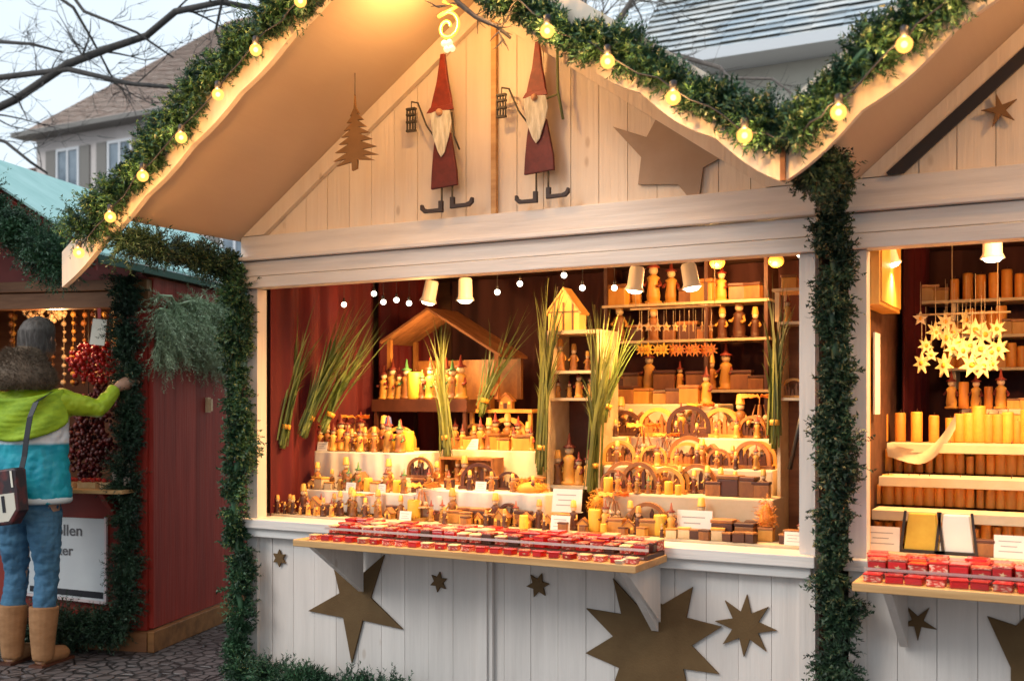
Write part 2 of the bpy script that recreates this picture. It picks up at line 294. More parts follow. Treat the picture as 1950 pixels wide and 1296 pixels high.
# ------------------------------------------------------------------ houses behind
tile = mat('brown_roof_tiles', (.66, .46, .37), .8, col2=(.76, .62, .53), scale=(3, 3, 7), island=.1, bump=.4, bscale=(6, 6, 14))
slate = mat('blue_grey_slates', (.42, .50, .56), .85, col2=(.72, .70, .66), scale=(1.6, 3.2, 3.2), lo=.35, hi=.65, detail=8, island=.12, bump=.4, bscale=(8, 8, 8))
plast = mat('pinkish_plaster', (.78, .70, .66), .9, col2=(.62, .55, .52), scale=(.8, .8, .8))
plast2 = mat('cream_plaster', (.74, .69, .58), .9, col2=(.62, .57, .48), scale=(.8, .8, .8))
winfr = mat('window_white', (.75, .76, .78), .5); glassm = mat('window_glass', (.12, .16, .20), .12, col2=(.30, .36, .42), scale=(1, 1, 1))
shut = mat('dark_shutter', (.22, .20, .18), .6)
def house(label, x0, x1, y0, y1, eave, ridge, roofm, wallm, wins, over=.5, hip=0, name='house', dorm=None):
    t = thing(name, label, 'house', ((x0+x1)/2, (y0+y1)/2, 0))
    m = MB(); m.box(x0, x1, y0, y1, 0, eave)
    if not hip:
        ym = (y0+y1)/2
        for xx, dx in ((x0, .3), (x1, -.3)):
            m.add([(xx, y0, eave), (xx, y1, eave), (xx, ym, ridge-.05), (xx+dx, y0, eave), (xx+dx, y1, eave), (xx+dx, ym, ridge-.05)], [(0, 1, 2), (5, 4, 3), (0, 2, 5, 3), (1, 4, 5, 2)])
    m.build('wall', wallm, t)
    # roof with courses of tiles as thin lapped strips
    r = MB(); ym = (y0+y1)/2; ya = y0-over; sl = (ridge-eave)/(ym-ya)*.999; nrow = 44
    hx = hip
    for side in (1, -1):
        for i in range(nrow):
            k0, k1 = i/nrow, (i+1)/nrow; yy0 = ya+(ym-ya)*k0; yy1 = ya+(ym-ya)*k1+.05
            z0 = eave-.1+(ridge-eave)*k0+.015; z1 = eave-.1+(ridge-eave)*k1
            if side < 0: yy0, yy1 = 2*ym-yy0, 2*ym-yy1
            xa, xb = x0-over+hx*k0, x1+over-hx*k0; xc, xd = x0-over+hx*k1, x1+over-hx*k1
            nt = max(1, int((xb-xa)/.45)); 
            for j in range(nt):
                p, q = j/nt, (j+1)/nt; h = .003*((i*7+j*3) % 5)
                r.add([(xa+(xb-xa)*p, yy0, z0+h), (xa+(xb-xa)*q, yy0, z0+h), (xc+(xd-xc)*q, yy1, z1+h), (xc+(xd-xc)*p, yy1, z1+h)], [(0, 1, 2, 3)])
    if hip:
        for xx, s in ((x0-over, 1), (x1+over, -1)):
            r.add([(xx, ya, eave-.1), (xx, 2*ym-ya, eave-.1), (xx+s*hip, ym, ridge-.1)], [(0, 1, 2)])
    r.build('roof', roofm, t)
    e = MB(); e.box(x0-over, x1+over, ya-.12, ya+.02, eave-.16, eave); e.box(x0-over, x1+over, ya+.02, y0-.003, eave-.16, eave-.10); e.build('gutter', winfr if wallm is plast2 else shut, t)
    for (wx, wz, ww, wh) in wins:
        f = MB()
        for a in ((wx, wx+.09, wz, wz+wh), (wx+ww-.09, wx+ww, wz, wz+wh), (wx+.09, wx+ww-.09, wz, wz+.09), (wx+.09, wx+ww-.09, wz+wh-.09, wz+wh), (wx+ww/2-.04, wx+ww/2+.04, wz+.09, wz+wh-.09)):
            f.box(a[0], a[1], y0-.06, y0-.002, a[2], a[3])
        fo = f.build('window', winfr, t); p = MB(); p.box(wx+.09, wx+ww-.09, y0-.02, y0-.006, wz+.09, wz+wh-.09); p.build('pane', glassm, fo)
        for sx in (wx-.5, wx+ww+.03): q = MB(); q.box(sx, sx+.45, y0-.05, y0-.004, wz, wz+wh); q.build('shutter', shut, t)
    return t
ws = [(x, z, 1.1, 1.5) for z in (8.3, 5.2, 2.1) for x in (-30.0, -27.6, -25.2, -22.8, -20.4)]
house('tall plastered house with brown hipped tile roof behind the left branches', -31, -16, 20, 30, 10.4, 15.2, tile, plast, ws, hip=4.2)
ws = [(x, z, 1.0, 1.3) for z in (6.6, 4.0) for x in (-41, -38.5, -36)]
house('lower house with small windows left of the tall plastered one', -44, -32.6, 24, 32, 9.4, 12.0, tile, plast2, ws)
ws = [(x, 3.4, 1.1, 1.5) for x in (-5.2, -2.6, 0, 2.6)]
house('pale house with big blue grey slate roof behind the valley between white stalls', -6.6, 9, 12, 22, 6.75, 12.6, slate, plast2, ws, over=.6)

# ------------------------------------------------------------------ bare trees
def branch_rec(mb, p, d, length, r, depth, rng, droop=0):
    n = 4; path = [p]; rad = [r]; q = Vector(p); dd = Vector(d).normalized()
    for i in range(n):
        dd = (dd + Vector((rng.gauss(0, .17), rng.gauss(0, .17), rng.gauss(0, .14) + .05 - droop))).normalized(); q = q + dd*(length/n); path.append(tuple(q)); rad.append(r*(1-.75*(i+1)/n))
    mb.tube(path, rad, 5 if r > .02 else 3, cap=False)
    if depth <= 0: return
    for _ in range(rng.choice((3, 4))):
        k = rng.randint(1, n); a = Vector(path[k]); nd = (dd + Vector((rng.gauss(0, .75), rng.gauss(0, .75), rng.gauss(0, .55)))).normalized()
        branch_rec(mb, tuple(a), nd, length*rng.uniform(.45, .72), max(.004, rad[k]*.6), depth-1, rng, droop)
def limb(mb, pts, r0, r1, rng, twigs=5, depth=2, tl=1.0):
    n = len(pts); mb.tube(pts, [r0+(r1-r0)*i/(n-1) for i in range(n)], 7)
    for _ in range(twigs):
        i = rng.randint(0, n-2); k = rng.random(); p = Vector(pts[i]).lerp(Vector(pts[i+1]), k); d = (Vector(pts[i+1])-Vector(pts[i])).normalized() + Vector((rng.gauss(0, .6), rng.gauss(0, .6), rng.gauss(0, .7)))
        branch_rec(mb, tuple(p), d, tl*rng.uniform(.5, 1.1), r1*.55, depth, rng)
TY = 4.0
rt = random.Random(11)
t = thing('bare_tree', 'bare dark limbed tree reaching over the red stall from the left', 'tree', (-13.2, TY, 0))
m = MB(); m.tube([(-13.2, TY, 0), (-13.1, TY, 1.5), (-12.95, TY, 3.1), (-12.7, TY, 5.0), (-12.4, TY, 7.2)], [.26, .21, .18, .13, .07], 12); m.build('trunk', bark, t)
m = MB()
def A(*uv): return [at(u, v, TY + .25*math.sin(i*2.1)) for i, (u, v) in enumerate(uv)]
limb(m, [(-12.95, TY, 3.3)] + A((-160, 210), (0, 148), (130, 132), (250, 160), (400, 172)), .05, .018, rt, 16, 2, .8)
limb(m, [(-12.8, TY, 4.3)] + A((-120, 260), (30, 190), (130, 122), (200, 95), (280, 68), (335, 22), (420, 4), (500, 18)), .055, .028, rt, 22, 2, .8)
limb(m, [(-12.75, TY, 4.7)] + A((-150, 90), (0, 80), (60, 84), (120, 100)), .035, .012, rt, 7, 2, .7)
limb(m, [(-12.6, TY, 5.6)] + A((-60, -60), (60, -40), (140, 15), (175, 75), (215, 150)), .03, .010, rt, 8, 2, .6)
limb(m, [(-12.6, TY, 5.9)] + A((-40, -120), (100, -60), (160, 22), (260, 62), (330, 110)), .03, .010, rt, 8, 2, .6)
limb(m, [(-12.95, TY, 3.0)] + A((-120, 230), (10, 270), (60, 310), (90, 330)), .03, .012, rt, 6, 1, .5)
limb(m, [(-12.5, TY, 6.5)] + A((100, -160), (330, -110), (430, -30), (410, 60), (440, 110)), .03, .010, rt, 8, 2, .6)
m.build('branches', bark, t)
t = thing('bare_tree', 'thin twiggy bare tree rising behind the middle white stall in front of the slate roof', 'tree', (-6.1, 7.5, 0)); rt = random.Random(5)
m = MB(); m.tube([(-6.1, 7.5, 0), (-6.05, 7.5, 2), (-5.9, 7.5, 4)], [.15, .12, .09], 10); m.build('trunk', bark2, t)
m = MB(); TY = 7.5
def A(*uv): return [at(u, v, TY) for (u, v) in uv]
limb(m, [(-5.9, 7.5, 4)] + A((1120, 60), (1100, -20)), .07, .03, rt, 16, 3, 1.2)
limb(m, [(-5.9, 7.5, 3.9)] + A((1180, 100), (1290, 106), (1370, 128), (1400, 165), (1432, 186), (1480, 188)), .04, .012, rt, 9, 1, .5)
limb(m, [(-5.9, 7.5, 4)] + A((1170, 50), (1230, -40)), .05, .02, rt, 16, 3, 1.1)
limb(m, [(-5.9, 7.5, 3.9)] + A((1200, 130), (1340, 148), (1470, 150), (1510, 180), (1505, 215)), .03, .008, rt, 8, 1, .4)
m.build('branches', bark2, t)

# ------------------------------------------------------------------ the white stalls
ZB, ZS = 2.32, .70                          # soffit height at the left wall, roof slope
def soff1(x): return 3.32 - .70*abs(x+2.38)
def soff2(x): return 2.250 + .87*(x+.86) if x < .68 else 2.250 + .87*(.68+.86) - .87*(x-.68)
def rake_board(mb, xa, xb, f, y0, y1, h, down=.0, amp=.013, per=.27, phase=0, tip=0):
    n = max(8, int(abs(xb-xa)*60)); lo = []; hi = []
    for i in range(n+1):
        x = xa + (xb-xa)*i/n; s = abs(math.sin(math.pi*(x-xa)/per+phase)); lo.append((x, f(x)-down-amp*s)); hi.append((x, f(x)+h))
    pts = lo + hi[::-1]; mb.prism(pts, y0, y1)
def stall(label, x0, x1, soff, xr, seed, left_roof, right_roof, postL, postR, shelf, zc=.87):
    t = thing('market_stall', label, 'market stall', ((x0+x1)/2, 0, 0))
    D = 1.75
    p = MB(); vplanks(p, x0+.05, x1-.05, 0, .028, .02, zc-.001, seed=seed, w=.135); p.build('front_panel', white, t)
    p = MB(); p.box(x0+.05, x1-.05, .029, .04, .02, zc-.002); p.build('backing_panel', white, t)
    for k in shelf.get('battens', []):
        p = MB(); p.box(k-.055, k+.030, -.022, -.001, 0, zc-.047); p.box(k-.030, k+.008, -.034, -.0225, 0, zc-.047); p.build('batten', white, t)
    p = MB(); p.box(postL[0], postL[1], -.02, .05, 0, 2.069); p.build('corner_post', white, t)
    p = MB(); p.box(postR[0], postR[1], -.02, .05, 0, 2.069); p.build('corner_post', white, t)
    p = MB(); p.box(postL[0]-.01, postR[1]+.01, -.075, .10, zc, zc+.045); p.box(postL[0]+.01, postR[1]-.01, -.05, -.021, zc-.045, zc-.001); p.build('counter_sill', white_h, t, bevel=.004)
    p = MB(); p.box(x0, x1, -.05, .04, 2.072, 2.128); p.box(x0, x1, -.038, .04, 2.132, 2.205); p.box(x0, x1, -.07, .04, 2.209, 2.228); p.build('lintel', white_h, t, bevel=.003)
    p = MB(); p.box(x0, x1, -.03, .03, 2.230, 2.335); p.build('gable_rail', white_h, t, bevel=.003)
    p = MB(); vplanks(p, x0+.004, x1-.004, 0, .025, 2.336, lambda x: max(2.34, soff(x)-.002), seed=seed+1, w=.13, gap=.0028); p.build('gable_wall', white_g, t)
    p = MB(); n = 40; xx = [x0+.004+(x1-x0-.008)*i/n for i in range(n+1)]
    p.prism([(xx[0], 2.337), (xx[-1], 2.337)] + [(x, max(2.338, soff(x)-.003)) for x in xx[::-1]], .026, .036); p.build('gable_backing', white_g, t)
    def solve(z, side):
        lo_, hi_ = (xr, x1) if side > 0 else (xr, x0)
        for _ in range(50):
            m0 = (lo_+hi_)/2
            if soff(m0) > z: lo_ = m0
            else: hi_ = m0
        return lo_
    for sd in (-1, 1):
        e0, e1 = solve(2.3385, sd), solve(2.337+.095, sd); pts = [(e0, 2.337), (e1, 2.337), (xr+sd*.001, soff(xr)-.095), (xr+sd*.001, soff(xr)-.0012)]
        if sd > 0: pts = pts[::-1]
        p = MB(); p.prism(pts, -.034, -.004); p.build('gable_trim', white_g, t)
    p = MB(); p.box(xr+.035, xr+.06, -.026, -.004, 2.337, soff(xr)-.1); p.build('gable_batten', raw if seed < 5 else white_g, t)
    # roof boards
    for (a, b_) in (left_roof, right_roof):
        p = MB(); pts = [(a, soff(a)), (b_, soff(b_)), (b_, soff(b_)+.03), (a, soff(a)+.03)]; p.prism(pts, -.755, D+.3); p.build('roof_panel', soffit_m, t)
        p = MB(); pts = [(a, soff(a)+.032), (b_, soff(b_)+.032), (b_, soff(b_)+.04), (a, soff(a)+.04)]; p.prism(pts, -.75, D+.3); p.build('roof_cover', mint, t)
    # room behind the counter
    p = MB(); p.box(x0, x0+.03, .052, D, 0, 2.3); p.build('side_wall', darkwood, t)
    p = MB(); p.box(x1-.03, x1, .052, D, 0, 2.3); p.build('side_wall', darkwood, t)
    p = MB(); p.box(x0+.031, x1-.031, D-.03, D, 0, 2.3); p.build('back_wall', darkwood, t)
    p = MB(); p.box(x0+.031, x1-.031, .06, D-.031, 2.27, 2.30); p.build('ceiling', darkwood, t)
    p = MB(); p.box(x0+.031, x1-.031, .06, D-.031, .1, .13); p.build('floor', floor_m, t)
    return t
S1 = stall('white plank Christmas stall with gnomes on its gable and a crowded lit counter', -3.80, -.915, soff1, -2.38, 1, (-3.815, -2.38), (-2.38, -.862), (-3.765, -3.70), (-.985, -.925), {'battens': [-2.37]})
S2 = stall('white plank stall at the right edge selling orange candles, small star on its gable', -.815, 2.17, soff2, .68, 7, (-.858, .68), (.68, 2.2), (-.80, -.735), (2.1, 2.16), {'battens': []})
# rake boards
p = MB(); rake_board(p, -4.20, -2.38, soff1, -.785, -.757, .15, down=.015); p.build('rake_board', white_g, S1)
p = MB(); rake_board(p, -2.378, -.856, soff1, -.785, -.757, .15, down=.045, amp=.024, per=.26); p.build('rake_board', white_g, S1)
p = MB(); rake_board(p, -.850, .68, lambda x: 2.215+.78*(x+.86), -.785, -.757, .22, down=.012, amp=.024, per=.28, phase=.5); p.build('rake_board', white_g, S2)
p = MB(); rake_board(p, .682, 2.3, soff2, -.785, -.757, .15, down=.012, amp=.022, per=.28); p.build('rake_board', white_g, S2)
p = MB(); p.box(-.862, -.846, -.80, -.786, 2.20, 2.36); p.build('joint_strip', brownwood, S2)
# flat black diagonal bar across the right gable
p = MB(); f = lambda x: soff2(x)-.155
p.prism([(-.655, 2.337), (-.60, 2.337), (.66, f(.66)-.0), (.66, f(.66)+.052), (-.66, 2.345)], -.05, -.036); p.build('dark_diagonal_bar', blackm, S2)
# shelves with brackets and trays
def shelf(label, xa, xb, brs, par):
    t = thing('wooden_shelf', label, 'shelf', ((xa+xb)/2, -.2, .853), group=None)
    p = MB(); p.box(xa, xb, -.42, -.078, .856, .886); p.build('board', raw, t, bevel=.003)
    for bx in brs:
        p = MB(); n0 = 0; q = MB(); q.prism([(-.40, .853), (-.03, .853), (-.03, .60)], bx-.014, bx+.014); q.v = [(v[1], v[0], v[2]) for v in q.v]; q.build('bracket', white, t)
    return t
SH1 = shelf('orange pine shelf hung on white brackets below the middle counter', -3.14, -1.50, (-3.05, -1.56), S1)
q = MB(); q.prism([(-.42, .90), (-.023, .90), (-.023, .56)], -1.588, -1.558); q.v = [(v[1], v[0], v[2]) for v in q.v]; q.build('end_bracket', white, SH1)
SH2 = shelf('orange pine shelf under the right stall counter with flat red boxes', X(1622, -.42), 1.7, (-.6, 1.5), S2)
# ------------------------------------------------------------------ garlands
def garland_geo(path, radius, dens, seed, needle_len=.026, needle_w=.0072, droop=0.0, twig=(.07, .12), spread=1.0, per=15):
    rs = np.random.RandomState(seed); P = np.array(path, float); seg = np.diff(P, axis=0); L = np.linalg.norm(seg, axis=1); cum = np.concatenate([[0], np.cumsum(L)]); tot = cum[-1]
    n = int(dens*tot); s = rs.uniform(0, tot, n); i = np.clip(np.searchsorted(cum, s)-1, 0, len(L)-1); k = ((s-cum[i])/L[i])[:, None]
    base = P[i] + seg[i]*k; T = seg[i]/L[i][:, None]
    rad = rs.normal(0, 1, (n, 3)); rad -= (rad*T).sum(1)[:, None]*T; rad /= np.linalg.norm(rad, axis=1)[:, None]
    lump = 1 + .22*np.sin(s*9.0+seed) + .15*np.sin(s*23+seed*2)
    nc = max(6, n//11); cl = rs.randint(0, nc, n); sc = rs.uniform(0, tot, nc); s = np.clip(sc[cl]+rs.normal(0, .012, n), 0, tot-1e-6); i = np.clip(np.searchsorted(cum, s)-1, 0, len(L)-1); k = ((s-cum[i])/L[i])[:, None]; base = P[i]+seg[i]*k; T = seg[i]/L[i][:, None]
    rc = rs.normal(0, 1, (nc, 3)); tc_ = rs.uniform(-.9, .9, (nc, 1)); lc = rs.uniform(.7, 1.2, nc)
    rad = rc[cl]/np.linalg.norm(rc[cl], axis=1)[:, None] + rs.normal(0, .42, (n, 3)); rad -= (rad*T).sum(1)[:, None]*T; rad /= np.linalg.norm(rad, axis=1)[:, None]
    lump = (1 + .22*np.sin(s*9.0+seed) + .15*np.sin(s*23+seed*2))*lc[cl]
    base = base + rad*(radius*.35*rs.uniform(0, 1, (n, 1)))
    d = rad*spread + T*(tc_[cl] + rs.uniform(-.3, .3, (n, 1))) + rs.normal(0, .25, (n, 3)); d[:, 2] -= droop; d /= np.linalg.norm(d, axis=1)[:, None]
    ln = rs.uniform(twig[0], twig[1], n)*lump
    out = []
    a = np.cross(d, rs.normal(0, 1, (n, 3))); a /= np.linalg.norm(a, axis=1)[:, None]; b = np.cross(d, a)
    for j in range(per):
        t = (j+.5)/per; th = rs.uniform(0, 2*math.pi, n)
        q = a*np.cos(th)[:, None] + b*np.sin(th)[:, None]; nd = d*.65 + q*.8; nd /= np.linalg.norm(nd, axis=1)[:, None]
        p = base + d*(ln*t)[:, None]; side = np.cross(nd, rs.normal(0, 1, (n, 3))); side /= np.linalg.norm(side, axis=1)[:, None]
        w = needle_w*rs.uniform(.7, 1.3, (n, 1)); l = needle_len*rs.uniform(.7, 1.25, (n, 1))*(1.15-.5*t)
        out.append(np.stack([p-side*w/2, p+side*w/2, p+nd*l], 1))
    # the twig itself
    out.append(np.stack([base-a*.0016, base+a*.0016, base+d*ln[:, None]], 1))
    return np.concatenate(out), P
def wig(path, n, amp, seed):
    r = random.Random(seed); P = [Vector(p) for p in path]; out = []
    tot = len(P)-1
    for i in range(n+1):
        k = i/n*tot; a = min(tot-1, int(k)); q = P[a].lerp(P[a+1], k-a); e = 0 if i in (0, n) else 1
        out.append(tuple(q + Vector((r.uniform(-amp, amp), r.uniform(-amp, amp)*.5, r.uniform(-amp, amp)))*e))
    return out
def garland(label, path, radius, dens, seed, m=needle, core=.2, name='fir_garland', cat='garland', **kw):
    A_, P = garland_geo(path, radius, dens*1.5, seed, **kw)
    mb = MB(); mb.tube([tuple(p) for p in P], radius*core, 6); mb.tris(A_)
    o = mb.build(name, m); tag(o, label, cat); return o
AY = -.84
def PA(uv, Y): return [at(u, v, Y) for u, v in uv]
garland('thick fir garland climbing the left roof edge of the middle white stall', wig(PA([(145, 440), (200, 388), (250, 325), (315, 248), (380, 164), (436, 94), (496, 42), (556, 2), (640, -55)], AY), 26, .02, 1), .078, 950, 1, twig=(.055, .095))
garland('fir garland with warm bulbs running down the right roof edge to the valley', wig(PA([(900, -54), (960, -12), (1010, 18), (1100, 58), (1200, 105), (1300, 165), (1380, 205), (1440, 230), (1508, 248)], AY), 24, .018, 2), .066, 1000, 2, twig=(.05, .085))
garland('fir garland rising to the right along the right stall roof edge', wig(PA([(1515, 250), (1556, 204), (1608, 148), (1672, 88), (1740, 32), (1820, -40), (1900, -100)], AY-.02), 18, .018, 3), .066, 1000, 3, twig=(.05, .085))
garland('long dark fir garland hanging between the two white stalls', wig(PA([(1590, 300), (1575, 400), (1588, 520), (1583, 650), (1597, 800), (1590, 930), (1588, 1060), (1600, 1180), (1590, 1300), (1592, 1420)], -.13), 34, .014, 4), .078, 900, 4, m=needle_d, needle_w=.010, needle_len=.024, twig=(.045, .085), per=12)
garland('long fir garland hanging down the left corner of the middle white stall', wig(PA([(436, 486), (452, 560), (446, 700), (455, 850), (448, 980), (458, 1100), (452, 1220), (460, 1330), (462, 1400)], -.10), 34, .014, 5), .082, 900, 5, m=needle, needle_w=.010, needle_len=.024, twig=(.045, .085), per=12)
garland('fir garland lying along the foot of the middle stall front', wig(PA([(455, 1290), (540, 1290), (620, 1312), (700, 1322), (780, 1345)], -.16), 12, .015, 6), .085, 800, 6)
garland('sagging dark fir garland along the left eave under the plywood roof', [(-3.82, -.78, 2.23), (-3.83, -.6, 2.22), (-3.84, -.42, 2.22), (-3.84, -.25, 2.20), (-3.85, -.08, 2.18)], .045, 900, 7, m=needle_d)
garland('dark fir bunch filling the valley where the two white roofs meet', wig([at(1545, 318, -.72), at(1575, 325, -.55), at(1590, 345, -.35), at(1590, 385, -.16)], 8, .01, 44), .058, 1100, 44, m=needle_d, needle_w=.010, needle_len=.024, twig=(.045, .085), per=12)
# bulbs
def light_string(label, uvs, Y, cable, power=7, r=.0245):
    t = thing('light_string', label, 'string lights', at(*uvs[0], Y)); p = MB(); p.tube(cable, .003, 5); p.build('cable', blackm, t)
    for (u, v) in uvs:
        c = at(u, v, Y)
        q = MB(); q.ball(c, r, 14, 9); b_ = q.build('bulb', bulb_m, t); q = MB(); q.ball(c, r*.4, 10, 7); q.build('filament_core', core_m, b_)
        q = MB(); q.lathe([(.012, 0), (.013, .03), (.008, .035)], (c[0], c[1], c[2]+r*.8), 8); q.build('socket', blackm, b_)
        l = bpy.data.lights.new('bulb_light', 'POINT'); l.energy = power; l.color = (1, .50, .15); l.shadow_soft_size = .012
        c = (c[0], c[1]-r*.68, c[2]-r*.2)
        lo = bpy.data.objects.new('bulb_light', l); COL.objects.link(lo); lo.parent = b_; lo.location = INV[t.name] @ Vector(c)
    return t
BY = -.93
light_string('warm globe lights in the garland of the left roof edge', [(150, 481), (210, 413), (272, 335), (345, 262), (415, 180), (487, 95), (572, 2)], BY, wig(PA([(150, 470), (210, 400), (345, 245), (487, 80), (600, -20)], BY+.03), 20, .012, 8))
light_string('warm globe lights in the garland sloping down to the valley', [(960, -15), (1042, 59), (1157, 117), (1282, 186), (1418, 258)], BY, wig(PA([(940, -30), (1042, 45), (1157, 103), (1282, 172), (1418, 243), (1500, 262)], BY+.03), 20, .012, 9))
light_string('warm globe lights in the garland of the right stall', [(1597, 214), (1722, 85), (1840, -40)], BY-.02, wig(PA([(1530, 250), (1597, 195), (1722, 70), (1850, -50)], BY), 12, .012, 10))

# ------------------------------------------------------------------ gable ornaments
def star_pts(n, R, r, rot, cx, cz, jit=None):
    pts = []
    for i in range(2*n):
        a = rot + math.pi*i/n; rr = (R if i % 2 == 0 else r)*((jit[i//2] if jit else 1) if i % 2 == 0 else 1); pts.append((cx + rr*math.sin(a), cz + rr*math.cos(a)))
    return pts
def star_uv(uvs, Y): return [(at(u, v, Y)[0], at(u, v, Y)[2]) for u, v in uvs]
def cut(name, label, cat, pts, y0, y1, m, group=None):
    p = MB(); p.prism(pts, y0, y1); return tag(p.build(name, m, bevel=.0015), label, cat, group)
cut('paper_star', 'large brown five pointed star on the white front, point down', 'star', star_uv([(632, 1060), (672, 1108), (733, 1055), (707, 1137), (768, 1197), (692, 1180), (671, 1262), (655, 1175), (588, 1162), (648, 1128)], -.006), -.014, -.003, star_m)
cut('paper_star', 'huge brown nine pointed star behind the white bracket at the bottom', 'star', star_uv([(1168, 1100), (1213, 1150), (1240, 1138), (1262, 1150), (1320, 1116), (1308, 1175), (1375, 1192), (1318, 1228), (1370, 1282), (1302, 1272), (1318, 1345), (1262, 1312), (1222, 1372), (1212, 1302), (1160, 1330), (1180, 1270), (1116, 1242), (1168, 1210), (1117, 1157), (1184, 1168)], -.006), -.014, -.003, star_m)
def nstar(u, v, n, Rpx, rpx, rot):
    c = at(u, v, -.006); e = at(u, v-Rpx, -.006); R = e[2]-c[2]; return star_pts(n, R, R*rpx/Rpx, rot, c[0], c[2])
cut('paper_star', 'brown eight pointed star, middle sized, right of the huge one', 'star', nstar(1420, 1190, 8, 60, 27, R_(3)), -.014, -.003, star_m)
cut('paper_star', 'smallest brown six pointed star, beside the left corner garland', 'star', nstar(533, 1062, 6, 17, 9, 0), -.014, -.003, star_m)
cut('paper_star', 'small brown six pointed star between the large star and the batten', 'star', nstar(836, 1107, 6, 20, 10, R_(8)), -.014, -.003, star_m)
cut('paper_star', 'small brown star right of the batten under the shelf', 'star', nstar(1025, 1113, 6, 25, 12, R_(20)), -.014, -.003, star_m)
cut('paper_star', 'small thin five pointed star on the right stall front', 'star', nstar(1748, 1183, 5, 36, 11, R_(180)), -.014, -.003, star_m)
cut('paper_star', 'large brown star cut by the right edge of the picture', 'star', star_uv([(1880, 1172), (1935, 1190), (1985, 1140), (1990, 1200), (2060, 1210), (2005, 1250), (2030, 1330), (1970, 1290), (1925, 1340), (1925, 1270)], -.006), -.014, -.003, star_m)
cut('star_or_shadow_panel', 'painted star shadow as pale brown panel on the gable half behind the roof edge', 'star', star_uv([(1168, 242), (1232, 262), (1262, 205), (1320, 262), (1402, 285), (1340, 320), (1330, 398), (1292, 352), (1216, 352), (1222, 300)], -.006), -.014, -.003, star_shadow_m)  # solid panel in the shape and tone of a star's cast shadow
cut('star_or_shadow_panel', 'little five pointed star high on the right stall gable', 'star', nstar(1905, 212, 5, 34, 10, R_(-12)), -.030, -.016, tree_m)
# fir tree silhouette hanging in front of the gable
c0 = at(676, 322, -.30); sc = (at(676, 180, -.30)[2]-c0[2])/142
WX = 1.22; outl = [(0, 142)]
for (w_, z_) in [(2,118),(11, 104), (4, 106), (20, 92), (7, 92), (27, 78), (9, 79), (34, 66), (12, 66), (40, 53), (14, 52), (50, 38), (18, 36), (54, 22), (20, 24), (46, 12), (7, 17), (6, 0)]: outl.append((w_*WX*.82, z_))
pts = [(c0[0]+x*sc, c0[2]+z*sc) for x, z in outl] + [(c0[0]-x*sc*.92, c0[2]+(z-3)*sc) for x, z in outl[:0:-1]]
t = thing('tree_cutout', 'brown plywood fir tree silhouette hanging at the left of the gable', 'tree ornament', c0)
p = MB(); p.prism(pts, -.306, -.294); p.build('silhouette', tree_m, t); p = MB(); p.tube([(c0[0], -.30, c0[2]+140*sc), (c0[0], -.30, soff1(c0[0])-.001)], .002, 4); p.build('cord', darkmetal, t)
